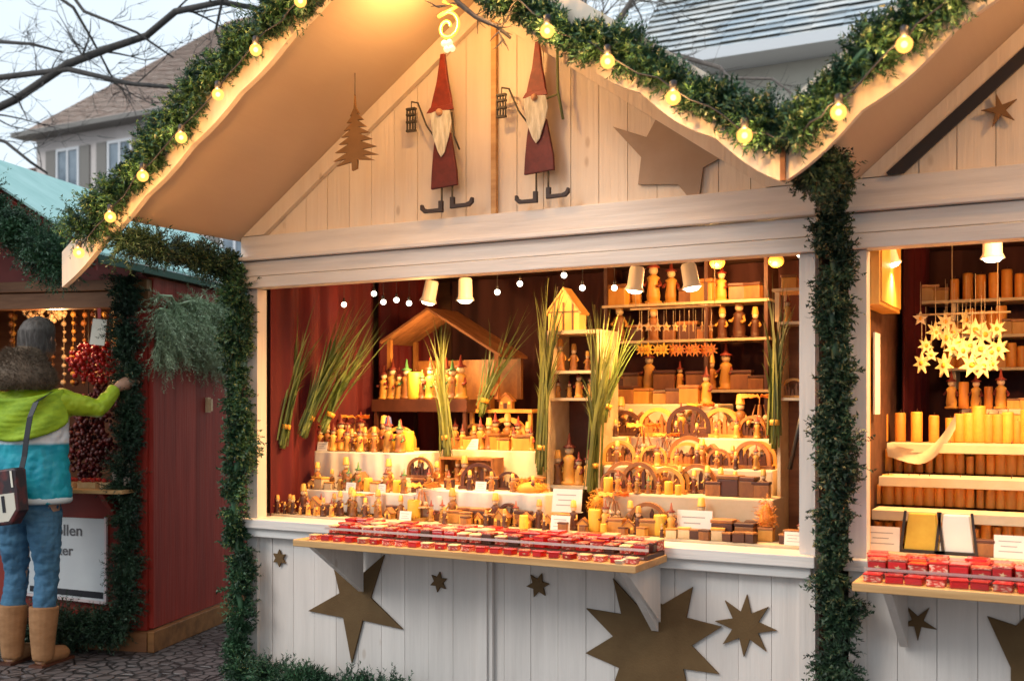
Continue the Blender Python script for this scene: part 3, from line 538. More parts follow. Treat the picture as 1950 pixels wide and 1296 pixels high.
# gnomes
def gnome(label, U, u0, vtop, vhat, vbeard, vbody, vleg, vfoot, hatw, bw, staff):
    Y = -.05; Zf = lambda v: at(u0, v, Y)[2]; x0 = at(u0, vhat, Y)[0]; px = (at(u0+10, vhat, Y)[0]-x0)/10
    t = thing('gnome_figure', label, 'gnome', (x0, Y, Zf(vfoot)))
    def pr(name, pts, y0, y1, m, par=t): q = MB(); q.prism([(x0+a*px, Zf(v)) for a, v in pts], y0, y1); return q.build(name, m, par, bevel=.0025)
    pr('hat', [(-hatw, vhat+6), (-hatw*.72, vhat-22), (-hatw*.42, (vtop+vhat)/2), (-3, vtop), (4, vtop), (hatw*.42, (vtop+vhat)/2), (hatw*.66, vhat-22), (hatw*.8, vhat+4)], Y-.022, Y-.004, hatm)
    pr('hat_brim', [(-hatw*1.2, vhat+7), (-hatw*.9, vhat-3), (hatw*.85, vhat-5), (hatw*1.0, vhat+6)], Y-.028, Y-.0225, hatd)
    pr('beard', [(-bw, vhat+8), (-bw*.3, vhat+4), (bw*.8, vhat+7), (bw*.95, vhat+30), (bw*.7, (vhat+vbeard)/2+10), (bw*.3, vbeard-8), (0, vbeard), (-bw*.3, vbeard-12), (-bw*.75, (vhat+vbeard)/2+6)], Y-.030, Y-.0225-.002, beardm)
    q = MB(); q.ball((x0-2*px, Y-.034, Zf(vhat+9)), 6*px, 10, 7); q.build('nose', skinm, t)
    pr('tunic', [(-bw*.62, vbeard-44), (bw*.72, vbeard-46), (bw*.98, vbeard-14), (bw*1.28, vbody-30), (bw*1.34, vbody-2), (-bw*1.02, vbody+2), (-bw*.95, vbody-30), (-bw*.80, vbeard-14)], Y-.021, Y-.004, tunicm)
    for s, dx, dv in ((-1, -bw*.1, 3), (1, bw*.85, -2)):
        xx = x0+dx*px; q = MB(); q.tube([(xx, Y-.012, Zf(vbody)), (xx, Y-.012, Zf(vfoot+dv-6))], .0045, 6); q.build('leg', greywire, t)
        e = 24 if abs(bw) < 22 else 44
        pr('shoe', [(dx+s*-3, vfoot+dv-20), (dx+s*5, vfoot+dv-20), (dx+s*5, vfoot+dv-6), (dx+s*26, vfoot+dv-6), (dx+s*33, vfoot+dv-9), (dx+s*36, vfoot+dv-16), (dx+s*40, vfoot+dv-15), (dx+s*40, vfoot+dv-6), (dx+s*33, vfoot+dv+1), (dx-s*3, vfoot+dv+2)], Y-.022, Y-.006, shoem)
    # arm wire with a hanging lantern
    a = [(-bw*.7, vbeard-40), (-bw*1.5, vhat+28), (-bw*2.3, vhat-18), (-bw*2.9, vhat-22)]
    q = MB(); q.tube([(x0+i*px, Y-.012, Zf(v)) for i, v in a], .0042, 6); q.build('arm', greywire, t)
    hx = x0-bw*2.9*px; hv = vhat-18
    q = MB(); q.tube([(hx, Y-.012, Zf(hv-4)), (hx, Y-.012, Zf(hv+10))], .0025, 5)
    w_ = 8*px
    for (k0, k1) in ((8, 12), (19, 23), (33, 37), (50, 54)): q.box(hx-w_*1.1, hx+w_*1.1, Y-.022, Y-.004, Zf(hv+k1), Zf(hv+k0))
    for sx in (-1, -.3, .4, 1): q.box(hx+sx*w_-.0025, hx+sx*w_+.0025, Y-.018, Y-.010, Zf(hv+50), Zf(hv+12))
    q.build('lantern', greywire, t)
    if staff:
        q = MB(); q.tube([(x0+bw*1.55*px, Y-.012, Zf(vtop-10)), (x0+bw*1.6*px, Y-.012, Zf(vhat)), (x0+bw*2.0*px, Y-.012, Zf(vhat+55))], .006, 6); q.tube([(x0+bw*.7*px, Y-.012, Zf(vhat+12)), (x0+bw*1.7*px, Y-.012, Zf(vhat+6))], .004, 6); q.build('staff', mossm, t)
    else:
        q = MB(); q.tube([(x0+bw*.8*px, Y-.012, Zf(vhat+10)), (x0+bw*1.0*px, Y-.012, Zf(vbeard-40)), (x0+bw*1.5*px, Y-.012, Zf(vbeard-12))], .0042, 6); q.build('arm', greywire, t)
    return t
hatm = mat('gnome_red_hat', (.24, .020, .005), .5, col2=(.15, .012, .004), scale=(30, 30, 30)); hatd = mat('gnome_hat_brim', (.20, .02, .008), .5); tunicm = mat('gnome_dark_red_tunic', (.13, .010, .008), .6, col2=(.08, .006, .005), scale=(20, 20, 20))
beardm = mat('gnome_beard_wool', (.72, .70, .60), .9, col2=(.46, .44, .35), scale=(90, 90, 14), bump=.5); skinm = mat('gnome_nose_clay', (.50, .28, .16), .6); greywire = mat('grey_wire', (.06, .05, .035), .5, metal=.3); shoem = mat('gnome_shoe', (.02, .008, .008), .5); mossm = mat('green_stick', (.14, .17, .06), .7)
gnome('left gnome with red pointed hat, white beard and wire arm holding a lantern', 855, 846, 105, 208, 302, 358, 0, 400, 24, 21, False)
gnome('right, bigger gnome with red hat and a tall green stick', 1040, 1026, 82, 180, 276, 330, 0, 382, 22, 24, True)
# glowing swirl lamp
c0 = at(852, 52, -.42); px = (at(862, 52, -.42)[0]-c0[0])/10
t = thing('swirl_lamp', 'glowing yellow spiral lamp hanging under the roof peak above the left gnome', 'lamp', (c0[0], c0[1], c0[2]-.08))
sp = [(c0[0]+math.cos(a)*px*(5+2.5*a), c0[1], c0[2]+math.sin(a)*px*(5+2.5*a)) for a in [i*.22 for i in range(40)]]
q = MB(); q.tube(sp, .007, 7); q.build('spiral_tube', swirl_m, t)
q = MB(); q.tube([sp[-1], (c0[0]+18*px, c0[1], c0[2]+30*px), (c0[0]-6*px, c0[1], c0[2]+42*px), (c0[0]+2*px, c0[1], c0[2]+70*px)], .008, 7); q.build('hanger_tube', swirl_m, t)
q = MB()
for k in range(4): q.ball((c0[0]-6*px+k*5*px, c0[1], c0[2]-(26+(k % 2)*10)*px), .014, 10, 7)
q.build('pearl_drops', pearl_m, t)
def point(par, name, loc, e, col, size=.02, kind='POINT', rot=None, spot=None):
    l = bpy.data.lights.new(name, kind); l.energy = e; l.color = col; l.shadow_soft_size = size
    if spot: l.spot_size = spot; l.spot_blend = .6
    o = bpy.data.objects.new(name, l); COL.objects.link(o)
    if par is not None: o.parent = par; o.location = INV[root_of(par).name] @ Vector(loc)
    else: o.location = loc
    if rot: o.rotation_euler = rot
    return o
point(t, 'lamp_glow', (c0[0], c0[1]-.06, c0[2]+.02), 8.0, (1, .54, .18), .03)
# floodlight under the ridge, just above the picture
fl = (-2.45, -.58, 3.17)
t = thing('floodlight', 'small warm floodlight hung beneath the roof ridge at the top', 'lamp', fl)
q = MB(); q.lathe([(.03, .10), (.045, .08), (.075, 0), (.07, -.002)], fl, 16); q.build('shade', lampw, t); q = MB(); q.lathe([(.001, .002), (.062, .002), (.062, .006), (.001, .006)], fl, 16); q.build('lens', disc_m, t)
q = MB(); q.tube([(fl[0], fl[1], fl[2]+.09), (fl[0], fl[1], soff1(fl[0]))], .012, 6); q.build('mount', darkmetal, t)
point(t, 'lamp_light', (fl[0], fl[1], fl[2]-.03), 1.8, (1, .50, .17), .05)
fl = (.45, -.60, 3.0)
t = thing('floodlight', 'small warm floodlight under the ridge of the right stall', 'lamp', fl)
q = MB(); q.lathe([(.03, .10), (.045, .08), (.075, 0), (.07, -.002)], fl, 16); q.build('shade', lampw, t)
q = MB(); q.tube([(fl[0], fl[1], fl[2]+.09), (fl[0], fl[1], soff2(fl[0]))], .012, 6); q.build('mount', darkmetal, t)
point(t, 'lamp_light', (fl[0], fl[1], fl[2]-.03), 15, (1, .50, .17), .05)
# dark twig over the peak
q = MB(); rr = random.Random(3); limb(q, PA([(850, -30), (872, 5), (905, 32), (945, 50), (972, 72)], -.9), .011, .006, rr, 5, 1, .10)
tag(q.build('hazel_twig', bark, bevel=0), 'dark curved twig hanging over the roof peak beside the spiral lamp', 'twig')
# ------------------------------------------------------------------ goods: one of each kind, then copied with its parts
FIGM = [(goldwood, dullred), (midwood, goldwood), (goldwood, dullred), (goldwood, bluem), (midwood, greenm), (darkbrown, goldwood)]
def mk_fig(k):
    a, b_ = FIGM[k]
    def f():
        t = thing('wooden_figurine', '', '')
        q = MB(); q.lathe([(.020, 0), (.021, .006), (.015, .008), (.017, .02), (.013, .05), (.016, .062), (.007, .07)], n=10); q.build('body', a, t, local=True)
        q = MB(); q.ball((0, 0, .080), .0115, 10, 7); q.build('head', palewood, t, local=True)
        q = MB()
        if k % 2: q.lathe([(.0135, .086), (.0125, .088), (.009, .112), (.001, .114)], n=10)
        else: q.lathe([(.016, .086), (.016, .0885), (.006, .094), (.0015, .120)], n=10)
        q.build('hat', b_, t, local=True)
        q = MB(); q.tube([(-.018, -.016, .046), (-.021, -.006, .044), (-.014, 0, .056), (.014, 0, .056), (.021, -.006, .044), (.018, -.016, .040)], .004, 5); q.build('arms', b_, t, local=True)
        return t
    return f
FIG = [Proto(mk_fig(k)) for k in range(6)]
FIGN = ['golden red-hatted figure', 'brown gold-capped figure', 'slim red-hatted figure', 'golden blue-capped figure', 'brown green-hatted figure', 'dark gold-capped figure']
def mk_arch(m1, m2):
    def f():
        t = thing('candle_arch', '', ''); R, r = .062, .050
        q = MB(); q.box(-.07, .07, -.018, .018, 0, .010); q.build('base', m1, t, local=True)
        pts = [(R*math.cos(a), .010+1.0*R*math.sin(a)+.018) for a in np.linspace(0, math.pi, 17)]; inn = [(r*math.cos(a), .010+r*math.sin(a)+.018) for a in np.linspace(math.pi, 0, 17)]
        pts = [(R, .0101)] + pts + [(-R, .0101), (-r, .0101)] + inn + [(r, .0101)]
        q = MB(); q.prism(pts, -.009, .009); q.build('arch', m1, t, local=True)
        q = MB()
        for i, x in enumerate((-.036, -.022, -.006, .012, .028, .040)):
            h = .03+.018*math.sin(i*2.3+1)+.012; q.prism([(x-.007, .0102), (x+.007, .0102), (x+.004, .01+h*.6), (x+.006, .01+h*.8), (x, .01+h), (x-.006, .01+h*.75)], -.004, .004)
        q.build('carved_scene', m2, t, local=True)
        return t
    return f
ARCH = [Proto(mk_arch(midwood, darkbrown)), Proto(mk_arch(goldwood, midwood)), Proto(mk_arch(darkbrown, darkbrown))]
def mk_pyr():
    t = thing('christmas_pyramid', '', '')
    q = MB(); q.lathe([(.05, 0), (.05, .008), (.045, .010)], n=8, sm=False); q.build('base', goldwood, t, local=True)
    q = MB()
    for a in (0, 1.57, 3.14, 4.71): q.tube([(.038*math.cos(a), .038*math.sin(a), .01), (.012*math.cos(a), .012*math.sin(a), .10)], .0025, 5)
    q.tube([(0, 0, .01), (0, 0, .125)], .002, 5); q.build('posts', midwood, t, local=True)
    q = MB(); q.lathe([(.03, .045), (.03, .049), (.0, .049)], n=12, sm=False); q.ball((.018, 0, .06), .009); q.ball((-.016, .009, .06), .009); q.ball((0, -.018, .06), .009); q.build('turning_plate', palewood, t, local=True)
    q = MB()
    for i in range(12):
        a = i*math.pi/6; c, s = math.cos(a), math.sin(a)
        q.add([(.006*c, .006*s, .124), (.055*c-.012*s, .055*s+.012*c, .118), (.055*c+.012*s, .055*s-.012*c, .132), (.006*c, .006*s, .1255), (.055*c-.012*s, .055*s+.012*c, .1195), (.055*c+.012*s, .055*s-.012*c, .1335)], [(0, 1, 2), (3, 5, 4), (0, 3, 4, 1), (1, 4, 5, 2), (2, 5, 3, 0)])
    q.build('fan_wheel', orange, t, local=True); return t
PYR = Proto(mk_pyr)
def mk_house():
    t = thing('smoker_house', '', '')
    q = MB(); q.prism([(-.028, 0), (.028, 0), (.028, .04), (0, .06), (-.028, .04)], -.022, .022); q.build('walls', goldwood, t, local=True)
    q = MB(); q.prism([(-.036, .036), (-.032, .031), (0, .0615), (.032, .031), (.036, .036), (0, .071)], -.027, .027); q.build('roof', midwood, t, local=True)
    q = MB(); q.box(-.008, .008, -.0245, -.0222, 0.002, .026); q.build('door', darkbrown, t, local=True)
    for x_ in (-.022, .012): q = MB(); q.box(x_, x_+.010, -.0245, -.0222, .02, .032); q.build('window', amber, t, local=True)
    return t
HOUSE = Proto(mk_house)
def mk_card(w, h):
    def f():
        t = thing('price_card', '', '')
        q = MB(); q.prism([(-w/2, 0), (w/2, 0), (w/2, h), (-w/2, h)], -.001, .001, Matrix.Rotation(R_(-10), 4, 'X')); q.box(-w/2, w/2, .0, .02, 0, .0015); q.build('card', cardm, t, local=True)
        q = MB(); M = Matrix.Rotation(R_(-10), 4, 'X')
        for i, (a, b_, z) in enumerate(((-.36, .30, .74), (-.30, .18, .52), (-.36, .34, .30))): q.box(w*a, w*b_, -.0016, -.0011, h*(z-.02), h*(z+.02), M)
        q.build('writing', inkc, t, local=True); return t
    return f
CARD = Proto(mk_card(.075, .055)); CARDB = Proto(mk_card(.115, .085))
def mk_box(m1, m2):
    def f():
        t = thing('wooden_box', '', ''); q = MB(); q.box(-.028, .028, -.02, .02, 0, .042); q.build('body', m1, t, local=True, bevel=.002)
        q = MB(); q.box(-.030, .030, -.022, .022, .0425, .052); q.build('lid', m2, t, local=True, bevel=.002); return t
    return f
BOX = [Proto(mk_box(goldwood, midwood)), Proto(mk_box(midwood, darkbrown)), Proto(mk_box(palewood, goldwood)), Proto(mk_box(darkbrown, midwood))]
def mk_candle(m1, h, r):
    def f():
        t = thing('candle', '', ''); q = MB(); q.lathe([(r*.96, 0), (r, .004), (r, h-.006), (r*.9, h), (r*.3, h-.003)], n=14); q.build('wax', m1, t, local=True)
        q = MB(); q.tube([(0, 0, h-.004), (.001, 0, h+.006), (.003, 0, h+.012)], .0012, 4); q.build('wick', darkbrown, t, local=True); return t
    return f
CAND = [Proto(mk_candle(orange, .085, .017)), Proto(mk_candle(orange, .115, .021)), Proto(mk_candle(yellow, .075, .024))]
def mk_sweet(m1, m2):
    def f():
        t = thing('tealight_box', '', ''); q = MB(); q.box(-.026, .026, -.026, .026, 0, .050); q.build('box', m1, t, local=True, bevel=.003)
        q = MB(); q.box(-.0275, .0275, -.0275, .0275, .0505, .062); q.build('lid', m2, t, local=True, bevel=.003)
        if m1 is redgloss and m2 is pinkred: q = MB(); q.prism(star_pts(5, .012, .004, .2, .002, .024), -.0275, -.0265); q.build('pattern', palewood, t, local=True)
        return t
    return f
SWEET = [Proto(mk_sweet(redgloss, pinkred)), Proto(mk_sweet(pinkred, redgloss)), Proto(mk_sweet(darkbrown, pinkred)), Proto(mk_sweet(redgloss, redgloss)), Proto(mk_sweet(pinkred, palewood))]
def mk_glass():
    t = thing('red_candle_glass', '', ''); q = MB(); q.lathe([(.022, 0), (.030, .006), (.036, .045), (.033, .068), (.031, .068), (.033, .045), (.027, .012)], n=14); q.build('glass', redglass, t, local=True)
    q = MB(); q.lathe([(.020, .012), (.020, .03), (.001, .03)], n=12); q.build('wax', palewood, t, local=True); return t
redglass = mat('red_glass', (.62, .006, .010), .12, coat=1)
GLASS = Proto(mk_glass)
def mk_star(m1, n=5, R=.038):
    def f():
        t = thing('straw_star', '', ''); q = MB(); q.prism(star_pts(n, R, R*.45, 0, 0, -R), -.004, .004); q.build('star', m1, t, local=True)
        q = MB(); q.lathe([(.001, -.006), (.011, -.0055), (.011, .0055), (.001, .006)], n=10, M=Matrix.Translation((0, 0, -R)) @ Matrix.Rotation(math.pi/2, 4, 'X')); q.build('centre', strawm, t, local=True)
        q = MB(); q.tube([(0, 0, 0), (0, 0, .16)], .0012, 4); q.build('string', palewood, t, local=True); return t
    return f
palestraw = mat('pale_straw', (.80, .66, .34), .6, col2=(.62, .44, .16), scale=(30, 30, 30), obj_rand=.25)
STAR = [Proto(mk_star(yellow, 8, .036)), Proto(mk_star(orange, 9, .036)), Proto(mk_star(palestraw, 7, .05)), Proto(mk_star(palewood, 5, .045))]
def reed_sheaf(label, base, top, n, spread, w=.010, m=reed, seed=0, lean=.3, h=None):
    rg = random.Random(seed); B, T = Vector(base), Vector(top); A_ = []
    for i in range(n):
        b_ = B + Vector((rg.gauss(0, .014), rg.gauss(0, .014), rg.uniform(-.01, .06))); f_ = rg.uniform(.5, 1.04)
        e = b_.lerp(T + Vector((rg.gauss(0, spread*1.35), rg.gauss(0, spread*.8), 0)), f_); bend = rg.uniform(0, .10)*(T-B).length; sgn = 1 if e.x > b_.lerp(T, f_).x else -1
        mid = b_.lerp(e, .55) + Vector((-sgn*bend*.35, rg.gauss(0, .01), bend*.8)); e = e + Vector((sgn*bend*.9, 0, -bend*1.1))
        P = []
        for k in range(8):
            s = k/7; P.append(b_*(1-s)**2 + mid*2*s*(1-s) + e*s*s)
        side = Vector((math.cos(rg.uniform(-.9, .9)), math.sin(rg.uniform(-.9, .9)), 0)); ww = w*rg.uniform(.6, 1.2)
        wd = [ww*(.7+.5*math.sin(math.pi*k/7))*(1-(k/7)**3) + .0006 for k in range(8)]
        for k in range(7):
            a, b2, c, d = P[k]-side*wd[k]/2, P[k]+side*wd[k]/2, P[k+1]+side*wd[k+1]/2, P[k+1]-side*wd[k+1]/2
            A_ += [[a, b2, c], [a, c, d]]
    q = MB(); q.tube([tuple(B-Vector((0, 0, .01))), tuple(B.lerp(T, .10))], .014, 7); q.tris(np.array([[tuple(p) for p in t_] for t_ in A_]))
    o = q.build('reed_sheaf', m); c_ = B.lerp(T, .13); dn = (T-B).normalized()*.012; oc = o.location
    q = MB(); q.tube([tuple(c_-dn), tuple(c_+dn)], .0235, 10); q.v = [tuple(Vector(v_)-oc) for v_ in q.v]; q.build('raffia_tie', strawm, o, local=True)
    return tag(o, label, 'reeds', 'green reed sheaves inside the middle stall')
def straw_heap(label, c, rx, ry, rz, n, seed, m=strawm):
    rg = np.random.RandomState(seed); d = rg.normal(0, 1, (n, 3)); d /= np.linalg.norm(d, axis=1)[:, None]; d[:, 2] = np.abs(d[:, 2]); p = np.array(c) + d*np.array([rx, ry, rz])*rg.uniform(.3, 1, (n, 1)); q_ = rg.normal(0, 1, (n, 3)); q_[:, 2] *= .5; q_ /= np.linalg.norm(q_, axis=1)[:, None]; s = np.cross(q_, rg.normal(0, 1, (n, 3))); s /= np.linalg.norm(s, axis=1)[:, None]
    l = rg.uniform(.02, .05, (n, 1)); A_ = np.stack([p-s*.0014-q_*l/2, p+s*.0014-q_*l/2, p+q_*l/2], 1); A_[:, :, 2] = np.maximum(A_[:, :, 2], c[2]+.001)
    mb = MB(); mb.lathe([(rx*.55, 0), (rx*.6, rz*.3), (rx*.35, rz*.6), (.003, rz*.7)], c, 12); mb.tris(A_); return tag(mb.build('straw_bundle', m), label, 'straw')
def cloth_box(name, label, cat, x0, x1, y0, y1, z0, z1, m, seed=0, amp=.006):
    # a low stand under a cloth whose skirt falls in soft folds
    t = thing(name, label, cat, ((x0+x1)/2, (y0+y1)/2, z0)); rg = random.Random(seed)
    q = MB(); q.box(x0+.012, x1-.012, y0+.012, y1-.012, z0, z1-.008); q.build('stand', shelfw, t)
    ring = []; N_ = 120; per = 2*((x1-x0)+(y1-y0))
    for i in range(N_):
        s = i/N_*per
        if s < x1-x0: p = (x0+s, y0, 0, -1)
        elif s < (x1-x0)+(y1-y0): p = (x1, y0+s-(x1-x0), 1, 0)
        elif s < 2*(x1-x0)+(y1-y0): p = (x1-(s-(x1-x0)-(y1-y0)), y1, 0, 1)
        else: p = (x0, y1-(s-2*(x1-x0)-(y1-y0)), -1, 0)
        ring.append((p, s))
    H = z1-z0; rows = [(z1, 0), (z1-.008, .35), (z1-H*.4, .8), (z1-H*.7, 1), (z0+.006+H*.04, 1.25)]
    vs = []; fs = []
    for z, k in rows:
        for (p, s) in ring:
            o_ = k*amp*(1+.9*math.sin(s*46+seed)+.6*math.sin(s*83+2*seed)); vs.append((p[0]+p[2]*o_, p[1]+p[3]*o_, z+(.004*math.sin(s*19+seed) if k > 1.1 else 0)))
    for r in range(len(rows)-1):
        for i in range(N_): j = (i+1) % N_; fs.append((r*N_+i, r*N_+j, (r+1)*N_+j, (r+1)*N_+i))
    fs.append(tuple(range(N_-1, -1, -1))); q = MB(); q.add(vs, fs, True); o = q.build('cloth', m, t); return t
def row(protos, n, u0, u1, Y, z, lab, cat, group, sc=1, seed=0, jy=.012, ordinal=True, names=None, rz=0, where=''):
    rg = random.Random(seed)
    for i in range(n):
        u = u0+(u1-u0)*(i+.5)/n; k = rg.randrange(len(protos)); x = X(u, Y)
        sc_ = sc*1.18; nm = (names[k] if names else lab); L_ = (f'{nm}, {ORD[i]} from the left {where}' if ordinal else nm)
        protos[k].put(L_, cat, (x, Y+rg.uniform(-jy, jy), z), rz+rg.uniform(-.35, .35), sc_*rg.uniform(.72, 1.25), group)

# ------------------------------------------------------------------ inside the middle stall
XL, XR = -3.765, -.95
def curtain_obj(label, pts, z0, z1, m=curtain, amp=.022, f=34, ph=0):
    # pts: (x,y) run
    P = [Vector((a, b_, 0)) for a, b_ in pts]; out = []; d0 = 0
    for i in range(len(P)-1):
        L_ = (P[i+1]-P[i]).length; n = max(2, int(L_*90)); t_ = (P[i+1]-P[i]).normalized(); nn = Vector((-t_.y, t_.x, 0))
        for k in range(n): s = L_*k/n; out.append(P[i]+t_*s+nn*amp*(math.sin((d0+s)*f+ph)+.35*math.sin((d0+s)*f*2.3))) 
        d0 += L_
    n = len(out); q = MB(); vs = []
    for z in (z0, z1): vs += [(p.x, p.y, z) for p in out]
    for z in (z0, z1): vs += [(p.x, p.y+.004, z) for p in out]
    fs = [(i, i+1, n+i+1, n+i) for i in range(n-1)] + [(2*n+i+1, 2*n+i, 3*n+i, 3*n+i+1) for i in range(n-1)] + [(i, n+i, 3*n+i, 2*n+i) for i in (0, n-1)]
    q.add(vs, fs, True); return tag(q.build('curtain', m), label, 'curtain')
curtain_obj('dark red velvet curtain along the left inside wall of the middle stall', [(-3.70, .08), (-3.70, .95)], .3, 2.265)
curtain_obj('second dark red curtain further back, seen between the green reeds', [(-3.66, 1.0), (-3.60, 1.55)], .3, 2.265, ph=1)
curtain_obj('dark cloth closing the back of the middle stall', [(-3.58, 1.66), (-1.0, 1.66)], .2, 2.265, darkcloth, .015, 22)
# left table, steps and boxes
def plainshelf(name, label, cat, x0, x1, y0, y1, z, th=.02, m=shelfw, legs=False, z0=None):
    t = thing(name, label, cat, ((x0+x1)/2, (y0+y1)/2, z-th)); q = MB(); q.box(x0, x1, y0, y1, z-th, z); q.build('board', m, t, bevel=.002)
    for lx in (x0+.01, x1-.03):
        for ly in (y0+.01, y1-.03): q = MB(); q.box(lx, lx+.02, ly, ly+.02, z0 if z0 else .13, z-th-.001); q.build('leg', m, t)
    return t
plainshelf('counter_board', 'pale inner counter board behind the sill of the middle stall', 'counter', XL+.005, XR-.03, .11, .24, .925, m=cream)
cloth_box('display_stand', 'low white draped stand at the left front of the counter', 'display stand', X(575, .25)+.02, X(845, .25), .245, .40, .93, 1.045, whitecloth, 1)
cloth_box('display_table', 'white draped table at the left of the counter', 'display table', -3.69, X(778, .42), .42, .74, .80, 1.235, whitecloth, 2, amp=.009)
cloth_box('display_stand', 'low white draped stand in the middle of the counter', 'display stand', X(792, .26)+.01, X(1040, .26), .248, .42, .93, 1.072, whitecloth, 3)
cloth_box('display_table', 'white draped table behind the middle, beside the tall open cabinet', 'display table', X(842, .75), X(1022, .75), .75, 1.05, .85, 1.245, cream, 4, amp=.009)
# small brown case under the centre table
t = thing('open_case', 'small brown open case with tiny figures in front of the middle table', 'case', (X(888, .60), .66, 1.075)); x0, x1 = X(836, .60), X(938, .60)
q = MB(); q.box(x0, x1, .60, .72, 1.07, 1.082); q.box(x0, x1, .60, .72, 1.20, 1.212); q.box(x0, x0+.01, .60, .72, 1.083, 1.199); q.box(x1-.01, x1, .60, .72, 1.083, 1.199); q.box(x0+.011, x1-.011, .71, .72, 1.083, 1.199); q.build('frame', midwood, t)
cloth_box('display_stand', 'narrow draped riser carrying the small brown open case', 'display stand', x0-.03, x1+.1, .52, .74, .90, 1.069, whitecloth, 5)
row([FIG[1], FIG[5], FIG[0]], 5, 842, 932, .635, 1.083, '', 'figurine', 'tiny figures in the brown case', .75, 21, names=[FIGN[1], FIGN[5], FIGN[0]], where='inside the brown open case')
# dark step shelf high at the left and the nativity hut
plainshelf('wall_shelf', 'dark brown shelf carrying the row of golden figures and the hut', 'shelf', -3.62, X(888, .85), .85, 1.30, 1.515, .07, m=darkbrown)
t = thing('nativity_hut', 'open brown wooden hut with sloping plank roof behind the golden figures', 'hut', (X(835, 1.0), 1.05, 1.516))
xa, xb, xm = X(752, 1.0), X(955, 1.0), X(828, 1.0); q = MB(); zt = at(828, 592, 1.0)[2]; zl = at(735, 655, 1.0)[2]; zr = at(965, 680, 1.0)[2]
for i in range(4):
    y0 = .92+i*.085; q.prism([(xa-.05, zl), (xm, zt), (xm, zt+.015), (xa-.05, zl+.015)], y0, y0+.08); q.prism([(xm+.001, zt), (xb+.03, zr), (xb+.03, zr+.015), (xm+.001, zt+.015)], y0, y0+.08)
q.build('roof', brownwood, t)
for x in (xa, xb): 
    for y in (.95, 1.22): q = MB(); q.box(x-.012, x+.012, y-.012, y+.012, 1.516, (zl if x == xa else zr)+.02); q.build('post', midwood, t)
point(t, 'lamp_light', (X(835, 1.0), .84, 1.74), 7, (1, .60, .22), .03)
q = MB(); q.box(xa, xb, 1.235, 1.25, 1.516, zr); q.build('back_board', midwood, t)
row([FIG[0], FIG[2], FIG[0], CAND[2], FIG[4]], 11, 725, 885, .93, 1.516, '', 'figurine', 'golden figures under the hut', 1.45, 22, names=[FIGN[0], FIGN[2], FIGN[0], 'yellow candle', FIGN[4]], where='in the glowing row before the hut')
BOX[0].put('big golden wooden box right of the hut row', 'box', (X(925, 1.0), 1.0, 1.46), .1, 1.5, None); plainshelf('wall_shelf', 'shelf right of the hut carrying a golden box', 'shelf', X(895, .98), X(1018, .98), .95, 1.20, 1.46, .02, m=goldwood)
HOUSE.put('golden smoker house on the shelf right of the hut', 'ornament', (X(965, 1.02), 1.02, 1.461), .2, 1.3)
# rows on the tables
row(FIG[:5], 9, 548, 775, .47, 1.236, '', 'figurine', 'wooden figures on the left draped table', 1.1, 23, names=FIGN[:5], where='in the front row of the left draped table')
row([BOX[0], FIG[2], CAND[2], FIG[1], BOX[2]], 8, 600, 790, .60, 1.236, '', 'ornament', 'goods at the back of the left draped table', 1.15, 24, names=['golden wooden box', FIGN[2], 'yellow candle', FIGN[1], 'pale wooden box'], where='in the back row of the left draped table')
PYR.put('orange fanned candle pyramid at the left end of the left table', 'christmas pyramid', (X(605, .54), .54, 1.236), .2, 1.1, 'candle pyramids on the left table')
PYR.put('orange fanned candle pyramid, larger, in the middle of the left table', 'christmas pyramid', (X(676, .66), .66, 1.236), .5, 1.45, 'candle pyramids on the left table')
CARD.put('white price card on the edge of the left draped table', 'price card', (X(613, .435), .435, 1.236), 0, .9)
ARCH[0].put('brown round candle arch right of the left draped table', 'candle arch', (X(800, .36), .36, 1.12), .1, 1.15); BOX[3].put('dark box under the round candle arch', 'box', (X(800, .36), .36, 1.048), 0, 1.35)
row([FIG[0], FIG[2], BOX[2], HOUSE, FIG[4], CAND[2]], 11, 585, 780, .28, 1.046, '', 'ornament', 'goods on the low left stand', .85, 25, names=[FIGN[0], FIGN[2], 'pale wooden box', 'golden smoker house', FIGN[4], 'yellow candle'], where='on the low left stand')
row([BOX[0], FIG[1], FIG[0], HOUSE], 9, 590, 835, .36, 1.046, '', 'ornament', 'goods at the back of the low left stand', 1.0, 26, names=['golden wooden box', FIGN[1], FIGN[0], 'golden smoker house'], where='at the back of the low left stand')
for i, u in enumerate((668, 725)): CARD.put(['white price card on the low left stand, left one', 'white price card on the low left stand, right one'][i], 'price card', (X(u, .255), .252, 1.046), 0, .8)
row([FIG[0], FIG[2], FIG[4], BOX[0], FIG[1]], 10, 858, 1018, .80, 1.246, '', 'figurine', 'figures on the table left of the cabinet', 1.15, 27, names=[FIGN[0], FIGN[2], FIGN[4], 'golden wooden box', FIGN[1]], where='on the table left of the cabinet')
ARCH[1].put('large golden candle arch on the table left of the cabinet', 'candle arch', (X(968, .93), .93, 1.246), 0, 1.9); ARCH[0].put('brown candle arch behind the price card on the middle table', 'candle arch', (X(905, .95), .95, 1.246), 0, 1.5)
CARD.put('white price card on the middle table left of the cabinet', 'price card', (X(898, .765), .762, 1.246), 0, 1.05)
straw_heap('golden straw heap on the middle low stand before the cabinet', (X(1010, .34), .34, 1.073), .11, .05, .07, 700, 1); CARD.put('white price card on the middle low stand', 'price card', (X(915, .30), .30, 1.073), 0, .8)
straw_heap('round orange straw bundle right of the tall cabinet', (X(1138, .33), .33, .99), .055, .05, .12, 600, 2); BOX[2].put('pale box under the round orange straw bundle', 'box', (X(1138, .33), .33, .926), 0, 1.22)
